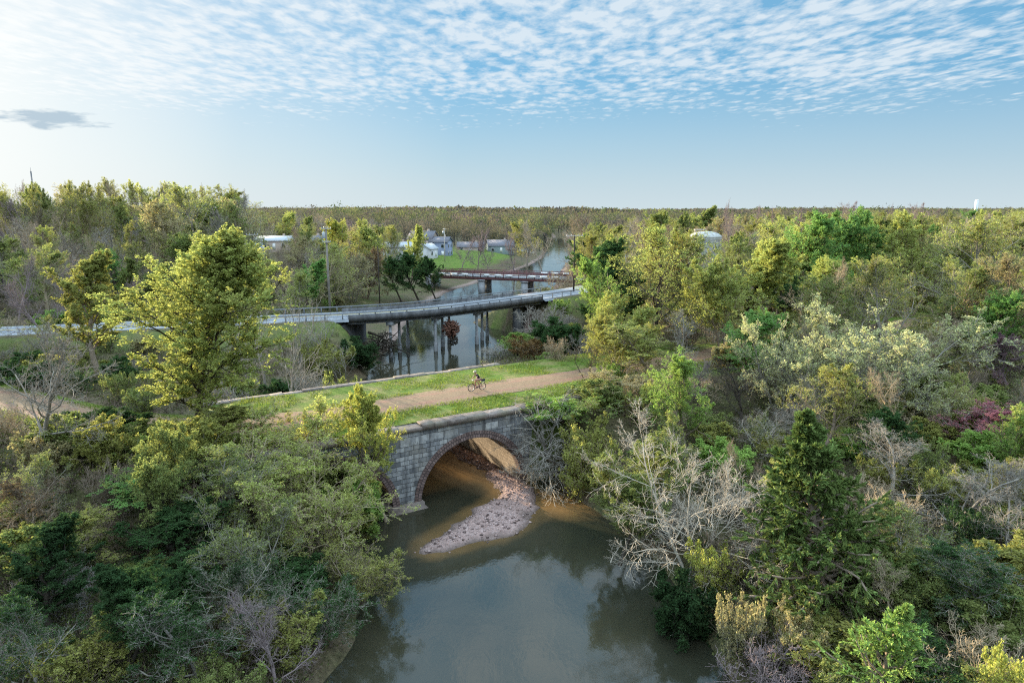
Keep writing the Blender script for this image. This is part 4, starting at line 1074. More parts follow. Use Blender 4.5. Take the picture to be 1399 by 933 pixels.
for i in np.where(ok)[0]:
    x, y = cand[i]
    sp = 4.6 if y < 75 else 5.6 if y < 150 else 9.0
    if any((x - a) ** 2 + (y - b) ** 2 < (max(sp * .7, w * .75)) ** 2 for a, b, w in PLANTED): continue
    gx, gy = int(x // 9), int(y // 9)
    if any((x - a) ** 2 + (y - b) ** 2 < sp * sp for p in (-1, 0, 1) for q_ in (-1, 0, 1) for a, b in cells.get((gx + p, gy + q_), ())): continue
    cells.setdefault((gx, gy), []).append((x, y)); chosen.append((x, y))
chosen.sort(key=lambda p: p[1])
def allowed(x, y, H):
    zg = hz(x, y)
    for hx, hy, hY, hw, hh in HEROES:
        if hY <= y + 1 or hY > 112 or hh < 45: continue
        k = y / CC
        px = 699.5 + x / (y * CC + (CAM_Z - zg - H) * SS) * F
        if abs(px - hx) > hw * .5 + 30: continue
        ylim = hy + hh * (.55 if hY < 80 else .42)
        t = (ylim - 466.5) / F
        H = min(H, CAM_Z - y / (CC - t * SS) * (SS + t * CC) - zg)
    return H
print('forest trees', len(chosen))
for x, y in chosen:
    a = x / y
    zn = zone(x, y)
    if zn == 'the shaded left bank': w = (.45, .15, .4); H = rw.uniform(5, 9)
    elif zn == 'the tall skyline wood on the left': w = (.4, .5, .1); H = rw.uniform(16, 21)
    elif zn == 'the wood across the road on the left': w = (.3, .45, .25); H = rw.uniform(8, 13)
    elif 'pool' in zn: w = (.45, .45, .1); H = rw.uniform(6, 9.5)
    elif x > 0 and a > .1: w = (.68, .13, .19); H = rw.uniform(11, 15.5) if y < 165 else rw.uniform(11.5, 15)
    else: w = (.4, .42, .18); H = rw.uniform(9, 13.5)
    if x > 0 and y < 42: H = min(H, 7.5)
    if x < -20:                                              # the evening sun comes in low over here and still reaches the bridge
        L_ = math.hypot(x + 5, y - 55); da = abs(math.degrees(math.atan2(x + 5, y - 55)) + 47)
        if y > 60 and da < 9: H = min(H, (2.2 if da < 5 else 5.6) + L_ * .125 - hz(x, y))
    H = allowed(x, y, H)
    if H < 3.2: continue
    kind = rw.choices(['bud', 'bare', 'leafy'], w)[0]
    name, protos, leaves, barks = KIND[kind]
    lw = [.36, .2, .34, .1] if kind == 'bud' else [1] if kind == 'bare' else [.42, .22, .26, .1]
    lf, lname = rw.choices(leaves, lw)[0]
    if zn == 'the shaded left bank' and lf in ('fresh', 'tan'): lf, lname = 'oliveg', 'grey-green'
    if zn == 'the shaded left bank' and y < 35 and kind != 'bare': lf, lname = 'deep', 'dark green'  # leaf colour darkened to carry the shade of this bank
    bk = rw.choice(barks)
    if kind == 'bare': lname = BK[bk]
    W = H * rw.uniform(.55, .8)
    look = {'bud': lname + ' thinly budding tree', 'bare': lname + ' bare leafless tree', 'leafy': lname + ' full-leaved tree'}[kind]
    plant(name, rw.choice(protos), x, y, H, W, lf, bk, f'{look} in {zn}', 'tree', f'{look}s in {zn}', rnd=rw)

# ---- low shrubs between the trees
SC = []
scand = np.stack([nrw.uniform(-.84, .84, 30000), 23 + 112 * nrw.rand(30000) ** 1.1], 1); scand[:, 0] *= scand[:, 1]
sz_, ss_, sd_, se_, sp_, sr_ = height(scand[:, 0], scand[:, 1], True)
su, sv = w2uv(scand[:, 0], scand[:, 1])
sok = (ss_ > 1.6) & ~((scand[:, 0] / scand[:, 1] > -.5) & (scand[:, 0] < -10) & (scand[:, 1] > 70) & (scand[:, 1] < 106)) & (np.where(su > 14, sp_ > 3.6, np.where(su < -19, sp_ > 2.8, sp_ > 7.6))) & (sr_ > 6.5) & ~((su > -17.5) & (su < 9) & (sv > -2.5) & (sv < 16)) & ~((scand[:, 0] > -34) & (scand[:, 0] < 14) & (scand[:, 1] > 108) & (sd_ > 0))
for i in np.where(sok)[0]:
    x, y = scand[i]; sp = 3.1 if y < 62 else 4.6
    if any((x - a) ** 2 + (y - b) ** 2 < sp * sp for a, b in SC): continue
    SC.append((x, y))
    if len(SC) >= 290: break
print('shrubs', len(SC))
for x, y in SC:
    zn = zone(x, y); shaded = zn == 'the shaded left bank'
    pick = rw.choices(['shrub0', 'shrub1', 'brush'], [.35, .35, .3])[0]
    if pick == 'brush': nm, lf, look = 'twiggy_brush', 'brown', 'leafless twiggy bush'
    else:
        nm = 'bushy_shrub'
        lf, look = rw.choice([('oliveg', 'grey-green bush'), ('olive', 'olive bush'), ('deep', 'dark green bush')] if shaded or y < 40 else [('oliveg', 'grey-green bush'), ('olive', 'olive bush'), ('tan', 'straw-coloured bush'), ('lime', 'fresh green bush')])
    plant(nm, pick, x, y, rw.uniform(1.5, 3.2), rw.uniform(2.2, 4.2), lf, rw.choice(['grey', 'brown', 'tan', 'silver']), f'{look} under the trees in {zn}', 'shrub', f'{look}es in {zn}', rnd=rw)

# ---- undergrowth in the near woods, nobody could count it
def undergrowth():
    rg = np.random.RandomState(21); N = 15000
    Y = 22 + 120 * rg.rand(N) ** 1.2; X = rg.uniform(-.85, .85, N) * Y
    z, s, side, e, dp, dr = height(X, Y, True)
    u, v = w2uv(X, Y)
    k = (s > 0.5) & (dp > np.where(X < -20, 3.0, 8)) & (dr > 7.5) & ~((u > -18) & (u < 9) & (v > -3) & (v < 16)) & ~((X > -30) & (X < 10) & (Y > 104) & (side > 0))
    X, Y, z = X[k], Y[k], z[k]; n = len(X)
    mb = MB(); per = 9
    base = np.repeat(np.stack([X, Y, z], 1), per, 0)
    d = rg.normal(0, .55, (n * per, 3)); d[:, 2] = np.abs(rg.normal(.7, .35, n * per))
    L = np.repeat(rg.uniform(.4, 1.3, n), per) * rg.uniform(.6, 1.2, n * per)
    tip = base + d * L[:, None]; mid = base + d * L[:, None] * .5 + rg.normal(0, .08, (n * per, 3))
    mb.tubes(np.stack([base, mid, tip], 1), np.broadcast_to([.018, .013, .007], (n * per, 3)), 3, 1)
    c = np.repeat(tip, 7, 0) + rg.normal(0, .22, (n * per * 7, 3)); kk = rg.rand(len(c)) < np.repeat(np.repeat(rg.rand(n) ** .7, per), 7); c = c[kk]
    a = rg.normal(0, 1, c.shape); a /= np.linalg.norm(a, axis=1, keepdims=True); b = np.cross(a, rg.normal(0, 1, c.shape)); b /= np.linalg.norm(b, axis=1, keepdims=True)
    sz = rg.uniform(.04, .1, (len(c), 1)); mb.quads(c, a * sz, b * sz * .7, 0)
    o = mb.build('undergrowth', [M['leaf'], M['bark']]); o.color = (.1, .105, .04, 1); o['bark'] = (.17, .13, .1)
    tag(o, 'brown and olive undergrowth covering the floor of the woods', 'undergrowth', kind='stuff')
undergrowth()

# ---- the wood to the horizon, one mass
def far_mat():
    m, nt, out = new_mat('far foliage'); g = NG(nt)
    c = g.n('ShaderNodeAttribute', attribute_name='tint').outputs['Color']
    r = g.n('ShaderNodeNewGeometry').outputs['Random Per Island']
    hs = g.n('ShaderNodeHueSaturation'); g.link(c, hs.inputs['Color']); g.link(g.math('ADD', g.math('MULTIPLY', r, .4), .8), hs.inputs['Value'])
    d = g.n('ShaderNodeBsdfDiffuse'); g.link(hs.outputs[0], d.inputs['Color'])
    t = g.n('ShaderNodeBsdfTranslucent'); g.link(hs.outputs[0], t.inputs['Color'])
    mx = g.n('ShaderNodeMixShader'); mx.inputs[0].default_value = .35; g.link(d.outputs[0], mx.inputs[1]); g.link(t.outputs[0], mx.inputs[2])
    g.link(mx.outputs[0], out.inputs['Surface']); return m
M['far'] = far_mat()
def far_wood():
    rg = np.random.RandomState(31)
    tints = np.array([(.11, .105, .062), (.1, .09, .07), (.088, .082, .072), (.1, .115, .055), (.14, .15, .06), (.065, .09, .045), (.115, .09, .088), (.14, .125, .065)])
    pr = np.array([.24, .2, .17, .14, .08, .08, .06, .03])
    Vs, Ts = [], []
    for y0, y1, sp, nq, size in ((258, 420, 7.2, 300, .3), (420, 800, 9.5, 120, .6), (800, 1500, 17, 40, 1.6), (1500, 3200, 34, 16, 3.8)):
        gy = np.arange(y0, y1, sp); P = []
        for y in gy:
            xx = np.arange(-.98 * y, .92 * y, sp)
            P.append(np.stack([xx + rg.uniform(-.45, .45, len(xx)) * sp, np.full(len(xx), y) + rg.uniform(-.45, .45, len(xx)) * sp], 1))
        P = np.concatenate(P)
        z, s, side, e, dp, dr = height(P[:, 0], P[:, 1], True)
        k = (s > 3.5) & ~((P[:, 0] > -36) & (P[:, 0] < 14) & (P[:, 1] < 302)); P, z = P[k], z[k]
        n = len(P)
        H = rg.uniform(7.5, 13.5, n) * (1 + .3 * rg.rand(n) * (rg.rand(n) > .85)) * (1 + .9 * fbm(P[:, 0] * .009, P[:, 1] * .005, 4)); W = H * rg.uniform(.5, .8, n)
        if y0 > 700: W = np.maximum(W, sp * .75)
        th = rg.uniform(0, 6.28, (n, nq)); cz_ = rg.uniform(-.8, 1, (n, nq)); rr = rg.rand(n, nq) ** .45
        cr = np.sqrt(1 - np.clip(cz_, -1, 1) ** 2) * rr
        lump = 1 + .18 * np.sin(th * 3 + rg.uniform(0, 6.28, (n, 1))) * np.sin(cz_ * 4 + rg.uniform(0, 6.28, (n, 1)))
        c = np.stack([P[:, None, 0] + np.cos(th) * cr * lump * W[:, None] / 2, P[:, None, 1] + np.sin(th) * cr * lump * W[:, None] / 2, z[:, None] + H[:, None] * (.58 + .42 * cz_ * rr * lump)], -1).reshape(-1, 3)
        a = rg.normal(0, 1, c.shape); a[:, 2] *= 1.6; a /= np.linalg.norm(a, axis=1, keepdims=True); b = np.cross(a, rg.normal(0, 1, c.shape)); b /= np.linalg.norm(b, axis=1, keepdims=True)
        sz = size * rg.uniform(.6, 1.4, (len(c), 1))
        a = a * sz; b = b * sz * rg.uniform(.25, .7, (len(c), 1))
        v = np.stack([c - a, c - b, c + a, c + b], 1)
        t = 1.15 * tints[np.clip((np.searchsorted(np.cumsum(pr), np.clip(.5 + 1.5 * fbm(P[:, 0] * .01, P[:, 1] * .006, 3) + rg.normal(0, .17, n), 0, .999))), 0, len(tints) - 1)] * rg.uniform(.85, 1.15, (n, 1))
        Vs.append(v.reshape(-1, 3)); Ts.append(np.repeat(t, nq * 4, 0))
        if y0 < 700:                                              # stems
            b0 = np.stack([P[:, 0], P[:, 1], z], 1); b1 = b0 + np.stack([0 * H, 0 * H, H * .8], 1)
            w = np.array([.16, 0, 0])
            for w in (np.array([.16, 0, 0]), np.array([0, .16, 0])):
                Vs.append(np.stack([b0 - w, b0 + w, b1 + w * .3, b1 - w * .3], 1).reshape(-1, 3)); Ts.append(np.full((n * 4, 3), .07))
    V = np.concatenate(Vs); T = np.concatenate(Ts)
    mb = MB(); mb.add(V, np.arange(len(V)).reshape(-1, 4))
    o = mb.build('far_forest', M['far'])
    a = o.data.attributes.new('tint', 'FLOAT_COLOR', 'POINT'); a.data.foreach_set('color', np.concatenate([T, np.ones((len(T), 1))], 1).astype(np.float32).ravel())
    tag(o, 'spring woodland stretching to the horizon', 'woodland', kind='stuff')
    print('far faces', len(V) // 4)
far_wood()
# ================================================================== power poles, mast, tower, tank
M['pole_wood'] = plain('grey pole timber', (0.2, 0.175, 0.15), 0.9, 0.3, 2.0)
M['pole_dark'] = plain('dark pole timber', (0.045, 0.036, 0.03), 0.9, 0.3, 2.0)
M['cross_pale'] = plain('weathered crossarm', (0.42, 0.38, 0.34), 0.85, 0.2, 2.0)
M['porcelain'] = plain('porcelain', (0.5, 0.5, 0.5), 0.3, 0.1)
M['tin'] = plain('grey transformer tin', (0.4, 0.42, 0.43), 0.5, 0.15, metal=0.3)
def pole(px, pyb, pyt, Y, wood, arms, tr, label, rz=0.0, r=.16):
    x, _, zt = at(px, pyt, Y); zg = hz(x, Y)
    o = empty('power_pole', (x, Y, zg), rz); tag(o, label, 'power pole')
    h = zt - zg
    mb = MB(); mb.tube([(0, 0, -.5), (0, 0, h * .5), (0, 0, h)], [r, r * .88, r * .68], 10); mb.build('post', M[wood], o, smooth=True)
    for dz, L in arms:
        c = MB(); c.box((-L / 2, -r - .12, h - dz - .055), (L / 2, -r * .7, h - dz + .055)); a = c.build('crossarm', M['cross_pale'], o)
        for k in (-.46, -.2, .2, .46):
            c = MB(); c.lathe([(0, .07), (.05, .07), (.07, .13), (.04, .17), (.07, .21), (.03, .27), (0, .28)], 8, 0, lambda q, k=k, L=L, dz=dz: q + np.array([k * L, -r - .02, h - dz]))
            c.build('insulator', M['porcelain'], a)
    for dz, dx in tr:
        c = MB(); c.lathe([(0, -.5), (.24, -.5), (.27, -.42), (.27, .38), (.22, .48), (.06, .52), (.06, .66), (0, .68)], 14, 0, lambda q, dz=dz, dx=dx: q + np.array([dx, -.05, h - dz]))
        c.build('transformer', M['tin'], o, smooth=True)
    return o
pole(445, 418, 310, 108, 'pole_wood', [(.3, 1.5), (2.4, 1.2)], [(1.3, -.36)], 'tall grey power pole with crossarms and a transformer beside the road', .3, .2)
pole(785, 388, 320, 128, 'pole_dark', [(.3, 3.2)], [], 'dark wooden power pole with one pale crossarm at the road bend', .1, .17)
pole(607, 345, 312, 238, 'cross_pale', [(.4, 1.2)], [(1.4, -.4)], 'pale slim power pole with a transformer beside the two-storey house', .2, .17)
pole(516, 392, 336, 140, 'pole_dark', [], [], 'short dark bare pole standing in front of the brown thicket', 0, .13)
pole(344, 400, 318, 135, 'pole_dark', [(.4, 2.2)], [], 'dark power pole in front of the long low white-roofed building', .4, .14)
# radio mast
x, Y, zt = at(42, 234, 330)
mast = empty('radio_mast', (x, Y, hz(x, Y))); tag(mast, 'thin lattice mast poking above the left skyline trees', 'mast')
h = zt - mast.location.z
mb = MB()
for k in range(3):
    a = 2.094 * k; mb.tube([(.3 * math.cos(a), .3 * math.sin(a), 0), (.22 * math.cos(a), .22 * math.sin(a), h)], .1, 5)
mb.build('mast_legs', M['steel'], mast)['label'] = 'three slim uprights'
mb = MB()
n = 24
for k in range(n):
    a, b = 2.094 * k, 2.094 * (k + 1); mb.tube([(.28 * math.cos(a), .28 * math.sin(a), h * k / n), (.28 * math.cos(b), .28 * math.sin(b), h * (k + 1) / n)], .05, 4)
mb.build('lattice', M['steel'], mast)
mb = MB(); mb.tube([(0, 0, h - .5), (0, 0, h + 1.6)], .06, 5); mb.build('antenna', M['steel'], mast)
# water tower on the horizon
M['tower_white'] = plain('white painted steel', (0.75, 0.75, 0.74), 0.5, 0.08, 0.5)
x, Y, zt = at(1335, 273, 1000); zg = hz(x, Y)
tw = empty('water_tower', (x, Y, zg)); tag(tw, 'slim white cylindrical water tower on the horizon at the right', 'water tower')
h = zt - zg
mb = MB(); mb.lathe([(2.3, -1), (2.3, h - 1.0), (2.25, h - .95)], 24); mb.build('shaft', M['tower_white'], tw, smooth=True)
mb = MB(); mb.lathe([(2.4, h - 1.0), (2.4, h - .8), (1.6, h - .3), (0, h)], 24); mb.build('cap', M['tower_white'], tw, smooth=True)
# white tank
def tank_mat():
    m, nt, out = new_mat('rust-streaked tank'); g = NG(nt)
    tc = g.n('ShaderNodeTexCoord').outputs['Object']; mp = g.n('ShaderNodeMapping'); mp.inputs['Scale'].default_value = (1.2, 1.2, .12); g.link(tc, mp.inputs['Vector'])
    n1 = g.noise(mp.outputs[0], 1.6, 5.0, .6)
    principled(g, out, g.ramp(n1, [(.38, (.42, .42, .4)), (.55, (.34, .34, .31)), (.72, (.17, .145, .12))]), .6, spec=.3); return m
M['tank'] = tank_mat()
x, Y, zt = at(964, 316, 150); zg = hz(x, Y); h = zt - zg
tk = empty('storage_tank', (x, Y, zg)); tag(tk, 'streaked white storage tank with a domed top rising among the trees', 'tank')
mb = MB(); mb.lathe([(3.5, -.5), (3.5, h - 1.15)], 40); mb.build('shell', M['tank'], tk, smooth=True)
mb = MB(); mb.lathe([(3.56, h - 1.15), (3.5, h - 1.0), (2.7, h - .45), (1.5, h - .1), (0, h)], 40); mb.build('dome_roof', M['tank'], tk, smooth=True)
for k in range(3):
    mb = MB(); z = h * (.3 + .28 * k); mb.lathe([(3.5, z - .06), (3.56, z - .06), (3.56, z + .06), (3.5, z + .06)], 40); mb.build('hoop', M['tank'], tk)
mb = MB()
for s in (-.25, .25): mb.tube([(-2.2 + s, -2.95, 0), (-2.2 + s, -2.95, h + .1)], .05, 5)
for k in range(int(h / .4)): mb.tube([(-2.45, -2.95, .3 + .4 * k), (-1.95, -2.95, .3 + .4 * k)], .03, 4)
mb.build('ladder', M['steel'], tk)
mb = MB(); mb.box((-2.4, -.6, h + .25), (.0, .6, h + .4))
for a in (-2.2, -.2):
    mb.box((a - .06, -.5, h - .7), (a + .06, -.4, h + .25)); mb.box((a - .06, .4, h - .7), (a + .06, .5, h + .25))
mb.build('roof_platform', M['cross_pale'], tk)

# ================================================================== far houses
M['siding_blue'] = plain('blue-grey siding', (0.17, 0.2, 0.27), 0.7, 0.12, 1.0)
M['siding_white'] = plain('white siding', (0.42, 0.42, 0.41), 0.7, 0.1, 1.0)
M['siding_tan'] = plain('tan siding', (0.33, 0.26, 0.21), 0.8, 0.15, 1.0)
M['siding_green'] = plain('grey-green siding', (0.16, 0.2, 0.19), 0.8, 0.15, 1.0)
M['shingle'] = plain('grey shingles', (0.14, 0.135, 0.15), 0.9, 0.3, 2.5)
M['metal_roof'] = plain('pale metal roof', (0.36, 0.375, 0.39), 0.5, 0.12, 0.8)
M['glass'] = plain('window glass', (0.03, 0.035, 0.045), 0.12, 0.2)
M['trim'] = plain('white trim', (0.7, 0.7, 0.68), 0.6, 0.06)
def gable(w, d, h, rh, ov=.35):
    """walls with gable ends on the x sides, ridge along x"""
    wb = MB()
    wb.add([[-w/2,-d/2,-1],[w/2,-d/2,-1],[w/2,d/2,-1],[-w/2,d/2,-1],[-w/2,-d/2,h],[w/2,-d/2,h],[w/2,d/2,h],[-w/2,d/2,h]], [[0,1,5,4],[1,2,6,5],[2,3,7,6],[3,0,4,7],[4,5,6,7]])
    wb.add([[-w/2,-d/2,h],[-w/2,d/2,h],[-w/2,0,h+rh],[w/2,-d/2,h],[w/2,d/2,h],[w/2,0,h+rh]], [[1,0,2],[3,4,5]])
    rf = MB(); sl = rh / (d / 2); t = .16
    for s in (-1, 1):
        y0, z0 = s * (d / 2 + ov), h - sl * ov
        v = [[-w/2-ov, y0, z0], [w/2+ov, y0, z0], [w/2+ov, 0, h+rh], [-w/2-ov, 0, h+rh]]
        v += [[a, b, c + t] for a, b, c in v]
        rf.add(v, [[0,1,2,3],[4,5,6,7],[0,1,5,4],[1,2,6,5],[2,3,7,6],[3,0,4,7]])
    return wb, rf
def window(o, x, y, z, w, h, face='y'):
    fr = MB()
    if face == 'y': fr.box((x - w/2 - .09, y - .07, z - h/2 - .09), (x + w/2 + .09, y - .01, z + h/2 + .09))
    else: fr.box((y + .01, x - w/2 - .09, z - h/2 - .09), (y + .07, x + w/2 + .09, z + h/2 + .09))
    f = fr.build('window', M['trim'], o)
    p = MB()
    if face == 'y': p.box((x - w/2, y - .1, z - h/2), (x + w/2, y - .072, z + h/2))
    else: p.box((y + .072, x - w/2, z - h/2), (y + .1, x + w/2, z + h/2))
    p.build('pane', M['glass'], f)
def house(px, pyt, Y, w, d, storeys, siding, roof, label, rz=0.0, name='house', rh=1.9, wing=None):
    x, _, zt = at(px, pyt, Y); zg = hz(x, Y); h = max(2.4 * storeys, min(zt - zg - rh, 2.9 * storeys)); 
    o = empty(name, (x, Y, zt - rh - h), rz); tag(o, label, 'house' if name == 'house' else 'building')
    a, b = gable(w, d, h, rh); a.box((-w/2 + .1, -d/2 + .1, zg - (zt - rh - h) - 1), (w/2 - .1, d/2 - .1, -.9)); a.build('wall', M[siding], o); r_ = b.build('roof', M[roof], o)
    c = MB(); c.box((w * .2 - .35, .5, h + .6), (w * .2 + .35, 1.1, h + rh + .8)); c.build('chimney', M['siding_tan'], r_)
    for s in range(storeys):
        n = max(2, int(w / 2.8))
        for k in range(n):
            xx = -w/2 + (k + .5) * w / n
            if s == 0 and k == n // 2:
                c = MB(); c.box((xx - .5, -d/2 - .06, 0), (xx + .5, -d/2 - .01, 2.05)); dr_ = c.build('door', M['trim'], o)
                c = MB(); c.box((xx + .33, -d/2 - .12, .95), (xx + .4, -d/2 - .065, 1.1)); c.build('handle', M['steel'], dr_)
            else: window(o, xx, -d/2, 1.35 + 2.7 * s, .95, 1.25)
        for k in (-1, 1): window(o, k * d * .22, w / 2, 1.35 + 2.7 * s, .9, 1.2, 'x')
    return o, h
hs, hh = house(578, 316, 262, 9.5, 8, 2, 'siding_tan', 'shingle', 'two-storey house with grey shingled roof behind the dark green trees', -.25, rh=2.6)
house(602, 324, 258, 7, 7, 2, 'siding_blue', 'shingle', 'blue-grey house adjoining the two-storey shingled one, beside the pale pole', -.2, rh=1.6)
house(584, 333, 244, 6, 5, 1, 'siding_white', 'metal_roof', 'small white gabled garage in front of the two-storey house', 1.2, 'garage', 1.6)
house(540, 331, 226, 12, 6, 1, 'siding_white', 'metal_roof', 'low building with pale metal roof behind the yellow-green trees', -.1, 'outbuilding', 1.3)
house(643, 331, 292, 11, 7, 1, 'siding_tan', 'shingle', 'low grey-roofed house behind the bare trees of the lawn', 0, rh=1.8)
house(683, 328, 300, 11, 8, 1, 'siding_green', 'shingle', 'grey-green cottage at the back of the lawn', .15, rh=2.2)
house(717, 333, 330, 9, 6, 1, 'siding_white', 'shingle', 'small pale house between lawn and far creek', -.1, rh=1.5)
house(372, 323, 228, 18, 8, 1, 'siding_tan', 'metal_roof', 'long low building with pale roof glimpsed through the trees beyond the road', .05, 'outbuilding', 1.2)
house(336, 332, 214, 10, 7, 1, 'siding_white', 'metal_roof', 'white shed beside the long low building', .2, 'shed', 1.2)
house(428, 322, 240, 7, 6, 1, 'siding_white', 'shingle', 'white cottage half hidden behind the tall grey power pole', -.3, rh=1.9)

# ================================================================== dead wood
def branchy(name, label, cat, base, dirv, L, seed, bark, counts=(9, 7, 6), r0=.16, wob=.22, trop=0.0, group=None, ang=45, k0=.2, stems=1):
    rng_ = np.random.RandomState(seed); K = 8
    pts = np.zeros((stems, K, 3))
    for s in range(stems):
        p = np.array([0, 0, 0.0]); d = np.array(dirv, float) + (rng_.normal(0, .35, 3) if s else 0); d /= np.linalg.norm(d)
        for k in range(K):
            pts[s, k] = p; d = d + rng_.normal(0, wob * .5, 3); d /= np.linalg.norm(d); p = p + d * L / (K - 1)
    rad = np.broadcast_to(r0 * np.linspace(1, .25, K), (stems, K)).copy()
    mb = MB(); mb.tubes(pts, rad, 8)
    tw_ = MB(); cur = (pts, rad)
    for l, c in enumerate(counts):
        pl = np.linalg.norm(np.diff(cur[0], axis=1), axis=2).sum(1)
        cur = children(rng_, cur[0], cur[1], c, k0, lambda t, i, r_, pl=pl: pl[i] * .55 * (1.2 - .7 * t) * r_.uniform(.6, 1.3, len(t)), lambda t, r_: np.radians(r_.normal(ang, 14, len(t))), 5, trop, wob, .6, .016)
        (mb if l == 0 else tw_).tubes(cur[0], cur[1], 5 if l == 0 else 3)
    o = empty(name, base); tag(o, label, cat, group)
    for nm, m_ in (('trunk', mb), ('twigs', tw_)):
        c = m_.build(nm, M['bark'], o, smooth=True); c['bark'] = BARKC[bark]
    return o
bx_, by_ = uv2w(6.2, -1.3)
branchy('fallen_tree', 'dead grey tree fallen against the bridge, its twigs reaching across the arch', 'fallen tree', (bx_, by_, 1.8), (-.3, -.3, .62), 5.0, 5, 'silver', counts=(7, 5, 4), r0=.14, ang=50, stems=4)
branchy('fallen_tree', 'tangle of dead branches lying at the arch\'s foot above the brown bank', 'fallen tree', (uv2w(8.0, -2.3)[0], uv2w(8.0, -2.3)[1], 1.6), (-.5, -.6, .2), 5.4, 8, 'silver', counts=(7, 6, 5), r0=.13, ang=50, stems=4)
x, Y, _ = on_level(748, 640, .8)
branchy('fallen_branch', 'pale dead branch drooping into the pool beside the gravel bar', 'branch', (x + .4, Y, 1.4), (-.06, -.75, -.16), 5.6, 12, 'pale', counts=(8, 6, 4), r0=.1, ang=48)
x, Y, _ = on_level(830, 800, 0.1)
for k, (px, py, L, dv, lb) in enumerate(((834, 770, 1.6, (.2, .6, .5), 'short pale stick rising from the dark pool water'), (912, 870, 1.8, (.5, .3, .3), 'pale stick at the waterline under the golden bush'), (975, 900, 2.2, (.7, .3, .2), 'pale driftwood stick on the bank near the bottom edge'))):
    x, Y, _ = on_level(px, py, 0.0)
    branchy('stick', lb, 'stick', (x, Y, -.15), dv, L, 40 + k, 'pale', counts=(3, 3), r0=.05)
# flood debris caught on the piles
def debris(label, c, r, n, seed, bark, squash=1.0, name='driftwood_pile'):
    rg = np.random.RandomState(seed)
    d = rg.normal(0, 1, (n, 3)); d /= np.linalg.norm(d, axis=1, keepdims=True)
    p = d * (r * rg.rand(n, 1) ** .4); p[:, 2] *= squash
    t = rg.normal(0, 1, (n, 3)); t[:, 2] *= .5; t /= np.linalg.norm(t, axis=1, keepdims=True)
    L = rg.uniform(.4, 1.1, (n, 1)) * r * .8
    pts = np.stack([p - t * L / 2, p + rg.normal(0, .1, (n, 3)) * r, p + t * L / 2], 1)
    mb = MB(); mb.tubes(pts, np.repeat(rg.uniform(.02, .085, (n, 1)), 3, 1), 5)
    o = mb.build(name, M['bark'], None, smooth=True); o.location = c; o['bark'] = BARKC[bark]
    tag(o, label, 'driftwood'); return o
BARKC['rustwood'] = (.17, .085, .06)
x, Y, z = at(616, 449, 104.2); debris('round rusty brown snag of flood debris caught high on the bridge piles', (x, Y, z), 1.25, 420, 3, 'rustwood', 1.1)
x, Y, z = at(619, 470, 104); debris('dark trailing debris hanging under the round rusty snag', (x, Y, z + .6), .8, 110, 6, 'dark', 1.2)
x, Y, z = at(520, 460, 97); debris('dark log jam wedged against the first piles and creek bank', (x, Y, 2.4), 2.3, 150, 4, 'dark', .8, 'log_jam')
x, Y, z = at(524, 450, 97.5); branchy('fallen_tree', 'dark fallen trunk with limbs stuck under the road bridge', 'fallen tree', (x - 2.5, Y + 1, 3.8), (1, -.1, -.25), 7.5, 15, 'dark', counts=(7, 5), r0=.2)

# ================================================================== the bicycle and its rider
fp = np.array(on_level(640.5, 535.5, 6.26)); rp = np.array(on_level(662.5, 532, 6.26))
hd = (fp - rp)[:2]; hd /= np.linalg.norm(hd); mid = (fp + rp)[:2] / 2
bike_rz = math.atan2(hd[1], hd[0])
M['bike_red'] = plain('dull red paint', (0.2, 0.03, 0.025), 0.4, 0.15)
M['rubber'] = plain('black rubber', (0.022, 0.02, 0.02), 0.8, 0.2)
M['alloy'] = plain('alloy', (0.35, 0.35, 0.36), 0.35, 0.1, metal=0.8)
M['black_cloth'] = plain('black jersey cloth', (0.018, 0.018, 0.022), 0.85, 0.3, 12.0)
M['skin'] = plain('skin', (0.36, 0.2, 0.14), 0.6, 0.08, 8.0)
M['helmet'] = plain('tan helmet shell', (0.4, 0.34, 0.24), 0.4, 0.1)
M['shorts'] = plain('dusty pink shorts cloth', (0.36, 0.2, 0.19), 0.85, 0.15, 10.0)
M['shoe'] = plain('dark shoe', (0.05, 0.045, 0.045), 0.7, 0.2)
M['hair'] = plain('brown hair', (0.06, 0.035, 0.02), 0.8, 0.3, 20.0)
bike = empty('bicycle', (mid[0], mid[1], 6.262), bike_rz); tag(bike, 'dark red bicycle with a black rear rack bag ridden along the gravel path', 'bicycle')
WR, WB = .345, .54
def wheel(x, nm='wheel'):
    th = np.linspace(0, 2 * math.pi, 49)
    w = empty(nm, (0, 0, 0)); w.parent = bike
    mb = MB(); mb.tube([(x + (WR - .02) * math.cos(a), 0, WR + (WR - .02) * math.sin(a)) for a in th], .024, 8); mb.build('tyre', M['rubber'], w, smooth=True)
    mb = MB(); mb.tube([(x + (WR - .055) * math.cos(a), 0, WR + (WR - .055) * math.sin(a)) for a in th], .013, 6); mb.build('rim', M['alloy'], w, smooth=True)
    mb = MB()
    for k in range(24):
        a = k * math.pi / 12; mb.tube([(x + .02 * math.cos(a + .6), .025 * (-1) ** k, WR + .02 * math.sin(a + .6)), (x + (WR - .06) * math.cos(a), 0, WR + (WR - .06) * math.sin(a))], .002, 4)
    mb.build('spokes', M['alloy'], w)
    mb = MB(); mb.tube([(x, -.05, WR), (x, .05, WR)], .022, 10); mb.build('hub', M['alloy'], w)
wheel(WB); wheel(-WB)
BB, ST, HT, HB = (-.08, 0, .29), (-.24, 0, .80), (.36, 0, .86), (.40, 0, .70)
mb = MB()
